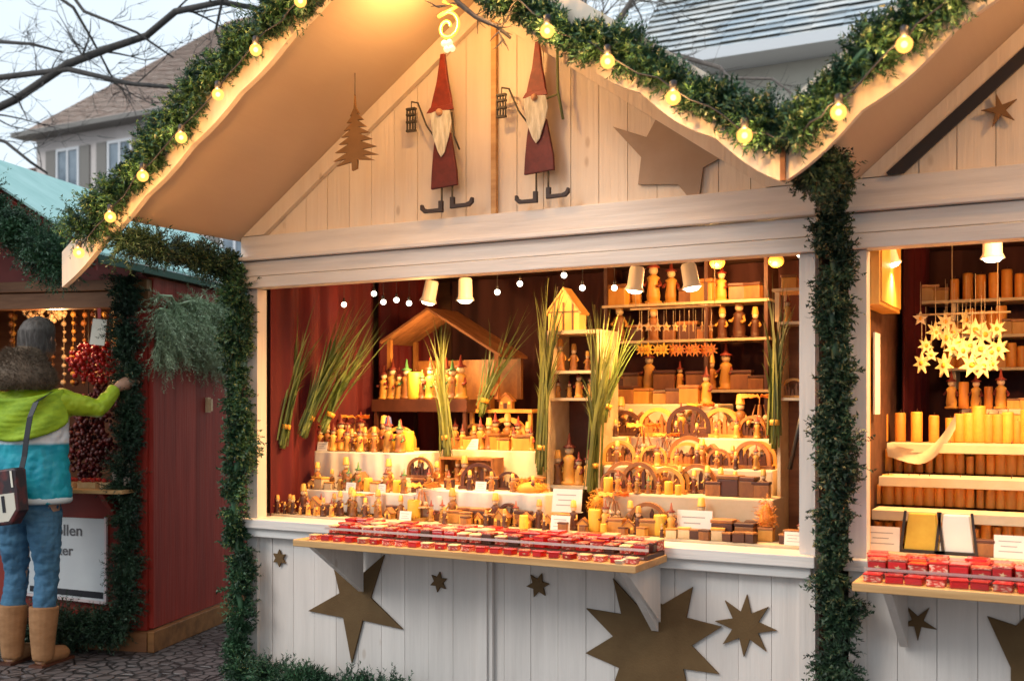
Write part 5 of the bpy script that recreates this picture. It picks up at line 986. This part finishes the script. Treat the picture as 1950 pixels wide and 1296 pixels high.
# ------------------------------------------------------------------ red stall (own frame: x to its right corner, y to its back)
ca, sa = math.cos(RA), math.sin(RA)
def rw(p): return (RO[0]+p[0]*ca-p[1]*sa, RO[1]+p[0]*sa+p[1]*ca, p[2])
RS_ = thing('market_stall', 'red wooden stall with mint canvas roof behind the person at the left', 'market stall', (RO[0], RO[1], 0), RA)
def rpart(q, name, m, par=None, **k): return q.build(name, m, par or RS_, local=True, **k)
q = MB(); q.box(-2.6, -.14, 0, .03, .12, .955); rpart(q, 'front_panel', redpanel)
q = MB(); vplanks(q, -.14, 0, -.012, .03, .12, 2.07, w=.07, seed=3); rpart(q, 'corner_post', red_w)
q = MB(); q.box(-2.6, -2.5, -.01, .06, .0, 2.07); rpart(q, 'corner_post', red_w)
q = MB(); vplanks(q, .012, 2.0, .0, .03, .13, lambda x: 2.25, w=.13, seed=5, axis='y'); q.v = [(.0+v[0], v[1], v[2]) for v in q.v]; rpart(q, 'side_wall', red_w)
q = MB(); q.box(.031, .075, -.06, 2.02, 0, .125); rpart(q, 'base_plank', plank_m, bevel=.004)
q = MB(); q.box(-2.6, .02, -.05, .04, 0, .115); rpart(q, 'base_beam', brownwood)
q = MB(); q.box(-2.6, .02, -.03, .05, 2.072, 2.17); q.box(-2.6, .02, -.045, .05, 2.175, 2.24); rpart(q, 'header_beam', brownwood, bevel=.004)
q = MB(); q.box(-2.6, -.05, -.20, .10, .957, .980); rpart(q, 'counter_board', raw, bevel=.003)
for x in (-2.3, -1.2, -.2): q = MB(); q.prism([(-.19, .955), (-.002, .955), (-.002, .76)], x-.015, x+.015); q.v = [(v[1], v[0], v[2]) for v in q.v]; rpart(q, 'bracket', redpanel)
q = MB(); q.box(-2.6, .0, 1.5, 1.53, 0, 2.3); rpart(q, 'back_wall', brownwood)
q = MB(); q.box(-2.6, -.001, .06, 1.49, 2.26, 2.29); rpart(q, 'ceiling', darkwood)
q = MB(); q.box(-2.63, -2.601, 0, 1.5, 0, 2.3); rpart(q, 'side_wall', red_w)
def rz_(x): return 2.3+(.1-x)*.627 if x > -1 else 2.99-(-1-x)*.627
q = MB(); q.prism([(-1, 2.99), (.1, 2.3), (.1, 2.315), (-1, 3.005)], -.66, 2.1); rpart(q, 'roof_canvas', mint)
q = MB(); q.prism([(-1, 2.99), (-2.2, 2.24), (-2.2, 2.255), (-1, 3.005)], -.66, 2.1); rpart(q, 'roof_canvas', mint)
q = MB(); q.box(.085, .105, -.66, 2.1, 2.255, 2.296); rpart(q, 'eave_strip', dkgreen)
q = MB(); q.prism([(-1, 2.90), (.09, 2.215), (.09, 2.28), (-1, 2.975)], -.68, -.661); rpart(q, 'rake_board', redpanel)
q = MB(); q.prism([(-1, 2.96), (-2.6, 2.245), (.0, 2.245)], .0, .02); rpart(q, 'gable_wall', redpanel)
q = MB(); q.box(.0325, .050, .66, .70, 1.43, 1.53); q.box(.050, .07, .67, .69, 1.44, 1.52); rpart(q, 'door_handle', palewood)
# sign on its front
t = thing('sign_board', 'white notice board with black lettering on the red stall front', 'sign', rw((-.58, -.02, .3)), RA)
q = MB(); q.prism([(-.32, .03), (.31, -.01), (.31, .49), (-.32, .50)], -.012, 0); q.build('board', mat('sign_white', (.60, .64, .66), .5, col2=(.54, .57, .60), scale=(3, 3, 3)), t, local=True)
q = MB(); q.prism([(-.335, .015), (.325, -.027), (.325, -.012), (-.335, .029)], -.02, 0); q.box(.311, .325, -.02, 0, -.01, .50); q.build('frame', mat('sign_frame', (.66, .55, .55), .5), t, local=True)
q = MB(); q.prism([(-.20, .035), (.30, .005), (.30, .045), (-.20, .07)], -.0145, -.0125); q.build('black_bar', blackm, t, local=True)
def text_obj(s, loc, size, m, par, name='lettering', bold=0):
    cu = bpy.data.curves.new(name, 'FONT'); cu.body = s; cu.size = size; cu.extrude = .0008; cu.offset = bold; cu.align_x = 'LEFT'; o = bpy.data.objects.new(name, cu); COL.objects.link(o)
    bpy.context.view_layer.update(); me = bpy.data.meshes.new_from_object(o.evaluated_get(bpy.context.evaluated_depsgraph_get())); bpy.data.objects.remove(o)
    me.materials.clear(); me.materials.append(m); k = bpy.data.objects.new(name, me); COL.objects.link(k); k.parent = par; k.location = loc; k.rotation_euler = (math.pi/2, 0, 0); return k
text_obj('Stollen', (-.10, -.014, .385), .095, inkm, t, bold=.001)
text_obj('lecker', (-.115, -.014, .265), .085, inkm, t, bold=.001)
text_obj('III', (-.14, -.014, .155), .095, inkm, t, bold=.001)
# goods of the red stall
def radd(mb, name, label, cat, m, group=None):
    o = mb.build(name, m, None, local=True); return o
def rthing(name, label, cat, p, group=None): return thing(name, label, cat, rw(p), RA, group)
BR = mat('red_berries', (.50, .02, .012), .3, col2=(.30, .010, .01), scale=(30, 30, 30), island=.4); BRD = mat('dark_red_berries', (.13, .010, .010), .5, col2=(.06, .012, .010), scale=(20, 20, 20), island=.5)
def berry_bunch(label, p, rx, ry, rz, n, m, seed, br=.011, top=None, name='berry_bunch'):
    t = rthing(name, label, 'berry bunch', p); rg = random.Random(seed); q = MB()
    for _ in range(n):
        a, b_, r = rg.uniform(0, 6.28), math.acos(rg.uniform(-1, 1)), rg.uniform(.45, 1)**.5; q.ball((rx*r*math.sin(b_)*math.cos(a), ry*r*math.sin(b_)*math.sin(a), rz*r*math.cos(b_)), br*rg.uniform(.6, 1.3), 6, 4)
    q.build('berries', m, t, local=True); q = MB(); q.tube([(0, 0, rz*.6), (0, 0, (top or 2.25)-p[2])], .003, 4); q.build('cord', darkmetal, t, local=True); return t
c = ratY(182, 690, .12); berry_bunch('bright red berry bunch under the white hanging tag', (c[0], .12, c[2]), .19, .09, .13, 320, BR, 1, .014)
c = ratY(196, 800, .22); berry_bunch('dark red dense bunch hanging above the counter behind the raised arm', (c[0], .24, c[2]-.03), .20, .10, .27, 520, BRD, 2, .015)
c = ratY(160, 850, .35); berry_bunch('dark red bunch between the jacket and the right bunch', (c[0], .4, c[2]), .14, .09, .26, 300, BRD, 3, .015)
c = ratY(75, 590, .35); berry_bunch('pale dried flower bunch above the grey haired head', (c[0], .4, c[2]), .16, .06, .08, 160, palewood, 4, .014)
c = ratY(228, 665, .3); berry_bunch('small orange brown bunch at the right end of the opening', (c[0], .35, c[2]), .08, .06, .12, 130, orange, 5, .011)
t = rthing('hanging_tag', 'white paper tag on a red ribbon in the red stall opening', 'tag', ratY(186, 655, -.02)); a = Vector(ratY(186, 655, -.02)); b_ = Vector(ratY(192, 606, -.02))-a
q = MB(); q.prism([(-.055, 0), (.045, -.01), (.065, b_.z-.01), (-.03, b_.z)], -.002, .002); q.build('card', cardm, t, local=True); q = MB(); q.prism([(.005, b_.z), (.025, b_.z), (.025, 2.07-a.z), (.0, 2.07-a.z)], -.006, -.003); q.build('ribbon', BR, t, local=True)
strand_m = [midwood, palewood, darkbrown, goldwood]
for i in range(13):
    u = 100+i*13 if i < 11 else 8+(i-11)*14; x = ratY(u, 600, .45)[0]; t = rthing('ornament_strand', f'hanging wooden bead strand, {ORD[i]} in the red stall opening', 'ornament strand', (x, .45+.05*(i % 3), 1.6), 'bead strands hanging in the red stall'); q = MB(); q.tube([(0, 0, 0), (0, 0, .66)], .002, 4); rg = random.Random(i)
    for k in range(11): q.ball((rg.uniform(-.008, .008), 0, .03+k*.056), rg.uniform(.011, .021), 8, 5)
    q.build('beads', strand_m[i % 4], t, local=True)
for i in range(6):
    x = -.95+i*.15; t = rthing('goods_basket', f'small open box of red goods on the red stall counter, {ORD[i]} from the left', 'box', (x, -.05, .981), 'small boxes on the red stall counter'); q = MB(); q.box(-.06, .06, -.05, .05, 0, .035); q.build('box', palewood, t, local=True); q = MB(); rg = random.Random(i)
    for k in range(14): q.ball((rg.uniform(-.05, .05), rg.uniform(-.04, .04), .045), .014, 7, 5)
    q.build('contents', BR, t, local=True)
t = rthing('price_card', 'pale card standing at the right end of the red stall counter', 'price card', (-.125, -.10, .981)); q = MB(); q.box(-.05, .045, -.004, .004, 0, .105); q.box(.028, .055, .012, .02, 0, .15); q.build('card', mat('pinkish_card', (.72, .55, .45), .6), t, local=True); q = MB(); q.box(-.035, .02, -.0055, -.0042, .06, .068); q.build('writing', inkm, t, local=True)
point(RS_, 'stall_light', rw((-.7, .12, 2.02)), 7, (1, .55, .24), .05)
# garlands of the red stall
def rp_(pts): return [rw(p) for p in pts]
garland('thick fir garland along the front roof edge of the red stall', wig(rp_([(-1.25, -.72, 2.86), (-1.0, -.74, 2.86), (-.7, -.75, 2.66), (-.45, -.76, 2.50), (-.22, -.76, 2.36), (-.02, -.76, 2.22)]), 14, .02, 21), .17, 1500, 21, per=14, twig=(.08, .15))
garland('dark fir garland hanging down the right corner post of the red stall', wig(rp_([(-.09, -.13, 2.24), (-.10, -.09, 1.9), (-.08, -.09, 1.4), (-.10, -.09, 1.0), (-.07, -.10, .6), (-.10, -.12, .25)]), 22, .014, 22), .085, 800, 22, m=needle_d)
garland('dark fir branches lying at the foot of the red stall front', wig(rp_([(-1.0, -.14, .12), (-.6, -.16, .13), (-.3, -.16, .15), (-.05, -.14, .16)]), 10, .02, 23), .13, 1100, 23, m=needle_d, twig=(.09, .15))
hp2 = []
tw = MB()
for k_, (z_, dr_, n_) in enumerate(((2.14, 1.0, 420), (2.06, 1.6, 520), (1.97, 2.0, 520), (1.86, 2.4, 380))):
    A_, P_ = garland_geo(wig(rp_([(.09, -.02, z_), (.10, .4, z_-.03), (.10, .8, z_+.01), (.09, 1.3, z_-.02)]), 12, .03, 24+k_), .045, n_, 24+k_, droop=dr_, twig=(.12, .27), per=26, needle_len=.030, needle_w=.005)
    tw.tube([tuple(p) for p in P_], .008, 5); tw.tris(A_)
tag(tw.build('fir_branches', needle_g), 'broad hanging block of grey green fir twigs on the red side wall', 'fir twigs')
0 and garland('dark fir sprays under the mint eave of the red stall', wig(rp_([(.10, -.60, 2.16), (.12, -.2, 2.16), (.13, .4, 2.17), (.13, 1.0, 2.19)]), 10, .02, 26), .07, 500, 26, m=needle_d)

# ------------------------------------------------------------------ the person
PX = (-5.36, -.06); PA_ = R_(12)
P = thing('person', 'person in white and turquoise jacket with lime shoulders reaching into the red stall', 'person', (PX[0], PX[1], 0), PA_)
def loft(mb, rings, n=20, cap=True):
    # rings: (cx, cy, cz, rx, ry)
    vs = []
    for cx, cy, cz, rx, ry in rings:
        for k in range(n): a = 2*math.pi*k/n; vs.append((cx+rx*math.cos(a), cy+ry*math.sin(a), cz))
    m = len(rings); fs = [(i*n+k, i*n+(k+1) % n, (i+1)*n+(k+1) % n, (i+1)*n+k) for i in range(m-1) for k in range(n)] + [tuple(range(n-1, -1, -1)), tuple(range((m-1)*n, m*n))]
    mb.add(vs, fs, True)
def remesh(o, vox, smooth=4):
    r = o.modifiers.new('r', 'REMESH'); r.mode = 'VOXEL'; r.voxel_size = vox; r.use_smooth_shade = True
    s = o.modifiers.new('s', 'SMOOTH'); s.iterations = smooth; s.factor = .5
skin = mat('person_skin', (.52, .30, .20), .5, col2=(.46, .25, .16), scale=(12, 12, 12), sss=.08)
hairm = mat('grey_hair', (.09, .07, .06), .6, col2=(.20, .17, .15), scale=(60, 60, 14), bump=.5)
furm = mat('dark_brown_fur', (.10, .065, .04), .8, col2=(.19, .13, .085), scale=(14, 14, 14), island=.4)
jean = mat('blue_jeans', (.035, .115, .21), .8, col2=(.07, .20, .33), scale=(7, 7, 22), lo=.35, hi=.7, bump=.6, bscale=(8, 8, 30))
boot = mat('tan_suede_boot', (.40, .20, .085), .75, col2=(.28, .13, .05), scale=(9, 9, 16), bump=.5)
# jacket colours change with height, as sewn bands
jk = mat('turquoise_jacket', (.0, .27, .38), .55, col2=(.01, .38, .46), scale=(5, 5, 9), bump=.5, bscale=(4, 4, 16))
nt = jk.node_tree; b_ = nt.nodes['Principled BSDF']; oldl = b_.inputs['Base Color'].links[0].from_socket
tcn = nt.nodes.new('ShaderNodeTexCoord'); sx = nt.nodes.new('ShaderNodeSeparateXYZ'); nt.links.new(tcn.outputs['Object'], sx.inputs[0])
def band(thr, colr, prev, w=.008, chan='Z'):
    mr = nt.nodes.new('ShaderNodeMapRange'); mr.inputs['From Min'].default_value = thr-w; mr.inputs['From Max'].default_value = thr+w; nt.links.new(sx.outputs[chan], mr.inputs[0])
    mm = nt.nodes.new('ShaderNodeMix'); mm.data_type = 'RGBA'; nt.links.new(mr.outputs[0], mm.inputs[0]); nt.links.new(prev, mm.inputs[6]); mm.inputs[7].default_value = (*colr, 1); return mm.outputs[2]
o1 = band(1.265, (.72, .74, .76), oldl); o2 = band(1.405, (.36, .50, .012), o1, .02); nt.links.new(o2, b_.inputs['Base Color'])
# body: one continuous figure
HX, HY, HZ = .01, .06, 1.86
B = MB()
loft(B, [(0, 0, .98, .15, .11), (0, 0, 1.10, .155, .11), (0, .01, 1.25, .165, .115), (0, .02, 1.42, .18, .115), (0, .03, 1.52, .17, .10), (0, .04, 1.60, .09, .075), (0, .05, 1.70, .058, .06), (HX, HY-.01, 1.80, .058, .062)])
B.ball((HX, HY, HZ), .088, 20, 14, 1.32)
B.ball((HX+.01, HY+.035, HZ-.045), .062, 14, 10, 1.1)                      # jaw
B.tube([(HX+.015, HY+.085, HZ+.01), (HX+.018, HY+.118, HZ-.025), (HX+.017, HY+.10, HZ-.035)], [.009, .014, .010], 8)   # nose
for s in (-1, 1): B.tube([(HX+s*.086, HY-.012, HZ-.035), (HX+s*.094, HY-.018, HZ), (HX+s*.088, HY-.008, HZ+.022)], [.008, .013, .009], 7)
B.tube([(HX-.014, HY+.098, HZ-.060), (HX+.016, HY+.104, HZ-.062), (HX+.044, HY+.094, HZ-.060)], .006, 6)              # lips
for s in (-1, 1):
    B.tube([(s*.09, 0, 1.02), (s*.10, .0, .80), (s*.10, .02, .54), (s*.10, -.01, .30), (s*.10, -.02, .10)], [.10, .085, .058, .050, .036], 14)
    B.tube([(s*.10, -.05, .045), (s*.105, .05, .04), (s*.11, .15, .03)], [.036, .038, .028], 10)
SH = (.185, .02, 1.505); EL = (.33, .18, 1.46); WR = (.36, .30, 1.585)
B.tube([(.10, .02, 1.50), SH, tuple(Vector(SH).lerp(Vector(EL), .5)), EL, tuple(Vector(EL).lerp(Vector(WR), .4)), WR], [.055, .058, .050, .040, .036, .025], 12)
LS = (-.185, .02, 1.50); LE = (-.24, .10, 1.24); LW = (-.16, .30, 1.14)
B.tube([(-.10, .02, 1.50), LS, LE, LW], [.055, .058, .042, .026], 12)
def hand(mb, w, d, up, side, sc=1.0):
    w, d, up, side = Vector(w), Vector(d).normalized(), Vector(up).normalized(), Vector(side).normalized()
    mb.tube([w, w+d*.03*sc, w+d*.07*sc, w+d*.092*sc], [.024*sc, .034*sc, .038*sc, .030*sc], 10)
    for k, (o_, l) in enumerate(((-.030, .062), (-.010, .074), (.011, .070), (.031, .054))):
        a = w+d*.085*sc+side*o_*sc; p1 = a+(d*.9+side*o_*2)*l*.42*sc; p2 = p1+(d*.8-up*.55)*l*.33*sc; p3 = p2+(d*.35-up*.95)*l*.28*sc
        mb.tube([w+d*.05*sc+side*o_*.8*sc, a, p1, p2, p3], [.012*sc, .0115*sc, .0105*sc, .0095*sc, .008*sc], 8)
    a = w+d*.025*sc-side*.030*sc; mb.tube([a, a+(d*.45-side*.75-up*.2)*.035*sc, a+(d*.95-side*.65-up*.5)*.055*sc, a+(d*1.3-side*.35-up*.9)*.062*sc], [.015*sc, .0135*sc, .0115*sc, .009*sc], 8)
hand(B, WR, (.25, .85, .35), (-.1, -.35, .9), (.95, -.3, 0), 1.08); hand(B, LW, (.3, .9, -.1), (0, .1, 1), (1, -.3, 0), 1.08)
o = B.build('body', skin, P, local=True); remesh(o, .0065, 3)
q = MB(); loft(q, [(HX-.012, HY-.025, HZ-.075, .075, .07), (HX-.01, HY-.02, HZ-.03, .094, .095), (HX-.004, HY-.012, HZ+.04, .098, .104), (HX, HY-.008, HZ+.075, .092, .098), (HX, HY-.004, HZ+.102, .077, .082), (HX, HY, HZ+.122, .052, .056), (HX, HY, HZ+.133, .022, .026), (HX, HY, HZ+.136, .006, .008)], 20)
rg = random.Random(5); q.tris(np.array([[(HX+.1*math.cos(a)*s, HY-.02+.1*math.sin(a)*s, z), (HX+.1*math.cos(a+.018)*s, HY-.02+.1*math.sin(a+.018)*s, z), (HX+.106*math.cos(a+.05)*s, HY-.02+.11*math.sin(a+.05)*s, z-.05)] for a, z, s in [(rg.uniform(2.5, 7.0), HZ+rg.uniform(-.05, .06), rg.uniform(.90, 1.0)) for _ in range(2600)]]))
q.build('hair', hairm, P, local=True)
# jacket
J = MB(); loft(J, [(0, 0, .93, .255, .165), (0, 0, .97, .262, .170), (0, 0, 1.08, .245, .160), (0, 0, 1.20, .235, .155), (0, .01, 1.36, .24, .155), (0, .02, 1.47, .235, .140), (0, .03, 1.545, .16, .115), (0, .04, 1.60, .10, .09)], 24)
J.tube([(.09, .02, 1.49), SH, tuple(Vector(SH).lerp(Vector(EL), .5)), EL, tuple(Vector(EL).lerp(Vector(WR), .45)), tuple(Vector(EL).lerp(Vector(WR), .93))], [.080, .082, .068, .058, .050, .042], 16)
J.tube([(-.09, .02, 1.49), LS, tuple(Vector(LS).lerp(Vector(LE), .5)), LE, tuple(Vector(LE).lerp(Vector(LW), .9))], [.085, .090, .075, .064, .045], 16)
o = J.build('jacket', jk, P, local=True); remesh(o, .010, 3)
# creases
tx = bpy.data.textures.new('creases', 'CLOUDS'); tx.noise_scale = .085; tx.noise_type = 'HARD_NOISE'; dm = o.modifiers.new('d', 'DISPLACE'); dm.texture = tx; dm.strength = .022; dm.mid_level = .5
q = MB(); loft(q, [(0, 0, .925, .248, .160), (0, 0, .935, .258, .168), (0, 0, .955, .258, .168), (0, 0, .962, .248, .160)], 24); q.build('hem_band', mat('hem_white', (.55, .62, .64), .6), P, local=True)
# lime scarf lying on the back of the shoulders
q = MB()
for k in range(9):
    pts = []
    for i in range(15):
        a = math.pi*(1.0+i/14); pts.append((.215*math.cos(a)*(1+.02*k), .0+.165*math.sin(a)+.01*math.sin(i+k), 1.56-.020*k-.055*math.sin(math.pi*i/14)*(1+.12*k)))
    q.tube(pts, .017, 8)
o = q.build('scarf', mat('lime_scarf', (.34, .50, .012), .7, col2=(.22, .36, .01), scale=(14, 14, 30), bump=.5), P, local=True); remesh(o, .008, 1)
# fur hood
q = MB(); loft(q, [(-.01, -.02, 1.57, .15, .13), (-.02, -.03, 1.61, .185, .145), (-.02, -.035, 1.67, .175, .135), (-.02, -.03, 1.73, .135, .105), (-.01, -.02, 1.80, .10, .085), (0, -.01, 1.82, .06, .05)], 24)
rs = np.random.RandomState(3); n_ = 5200; a = rs.uniform(0, 2*math.pi, n_); z = rs.uniform(1.57, 1.81, n_); rr = np.interp(z, [1.57, 1.61, 1.67, 1.73, 1.80, 1.82], [.15, .185, .175, .135, .095, .06]); ry = np.interp(z, [1.57, 1.61, 1.67, 1.73, 1.80, 1.82], [.13, .145, .135, .105, .08, .05])
p = np.stack([-.02+rr*np.cos(a), -.03+ry*np.sin(a), z], 1); d = np.stack([np.cos(a), np.sin(a), rs.normal(0, .7, n_)], 1)+rs.normal(0, .35, (n_, 3)); d /= np.linalg.norm(d, axis=1)[:, None]; s_ = np.cross(d, rs.normal(0, 1, (n_, 3))); s_ /= np.linalg.norm(s_, axis=1)[:, None]
q.tris(np.stack([p-s_*.002, p+s_*.002, p+d*rs.uniform(.015, .038, (n_, 1))], 1)); q.build('fur_hood', furm, P, local=True)
# jeans and boots
q = MB(); loft(q, [(0, 0, 1.04, .165, .125), (0, 0, .95, .185, .14), (0, 0, .88, .19, .145), (0, 0, .83, .16, .12)], 22)
for s in (-1, 1): q.tube([(s*.085, 0, .92), (s*.10, 0, .80), (s*.105, .0, .66), (s*.105, .015, .52), (s*.105, -.005, .38), (s*.105, -.01, .285)], [.105, .100, .086, .070, .070, .068], 16)
o = q.build('jeans', jean, P, local=True); remesh(o, .009, 2)
tx2 = bpy.data.textures.new('folds', 'CLOUDS'); tx2.noise_scale = .07; tx2.noise_type = 'HARD_NOISE'; dm = o.modifiers.new('d', 'DISPLACE'); dm.texture = tx2; dm.strength = .022; dm.mid_level = .5
for s in (-1, 1):
    q = MB(); q.tube([(s*.105, -.01, .335), (s*.105, -.015, .26), (s*.105, -.02, .17), (s*.105, -.02, .08), (s*.105, -.02, .035)], [.082, .078, .070, .062, .056], 16); q.tube([(s*.105, -.05, .050), (s*.108, .05, .052), (s*.112, .14, .040), (s*.113, .17, .035)], [.048, .052, .044, .028], 12); o = q.build('boot', boot, P, local=True); remesh(o, .007, 2)
    q = MB(); q.box(s*.107-.045, s*.107+.045, -.085, .19, .0, .014); q.build('sole', darkbrown, o, local=True)
# bag and strap
t = thing('shoulder_bag', 'black and white shoulder bag with red top hanging at the back of the person', 'bag', (PX[0]+.10, PX[1]+.02, .9), PA_)
bw_ = mat('bag_white', (.66, .62, .52), .5); bk_ = mat('bag_dark', (.03, .02, .025), .45, col2=(.12, .025, .025), scale=(14, 14, 10), lo=.45, hi=.6)
M = Matrix.Rotation(R_(-8), 4, 'Y')
q = MB(); q.prism([(-.26, -.02), (-.20, -.07), (.02, -.07), (.08, .0), (.09, .22), (.08, .235), (-.27, .235), (-.28, .2)], -.30, -.215, M); q.build('body', bk_, t, local=True, bevel=.012)
q = MB(); q.prism([(-.245, -.01), (-.195, -.05), (.01, -.05), (.065, .01), (.065, .10), (-.25, .10)], -.303, -.3005, M); q.build('white_panel', bw_, t, local=True)
q = MB()
for x in (-.21, -.15, -.02): q.box(x, x+.02, -.306, -.3035, .0, .09, M)
q.prism([(-.11, -.03), (-.05, -.03), (-.055, .09), (-.075, .04), (-.10, .09)], -.306, -.3035, M); q.build('black_figures', blackm, t, local=True)
q = MB()
for x in (-.04, .055): q.box(x, x+.012, -.306, -.3035, .13, .22, M)
q.build('buckles', cardm, t, local=True)
q = MB(); pth = [(.075, .06, .66), (.085, -.06, .655), (.085, -.17, .60), (.075, -.205, .52), (.06, -.215, .40), (.05, -.22, .30), (.035, -.235, .20)]
for i in range(len(pth)-1):
    a, b_ = Vector(pth[i]), Vector(pth[i+1]); w_ = Vector((.018, 0, .004)); o_ = Vector((0, -.004, 0)); q.add([a-w_, a+w_, b_+w_, b_-w_, a-w_+o_, a+w_+o_, b_+w_+o_, b_-w_+o_], [(0, 1, 2, 3), (7, 6, 5, 4), (0, 3, 7, 4), (1, 5, 6, 2), (0, 4, 5, 1), (3, 2, 6, 7)])
q.build('strap', blackm, t, local=True)
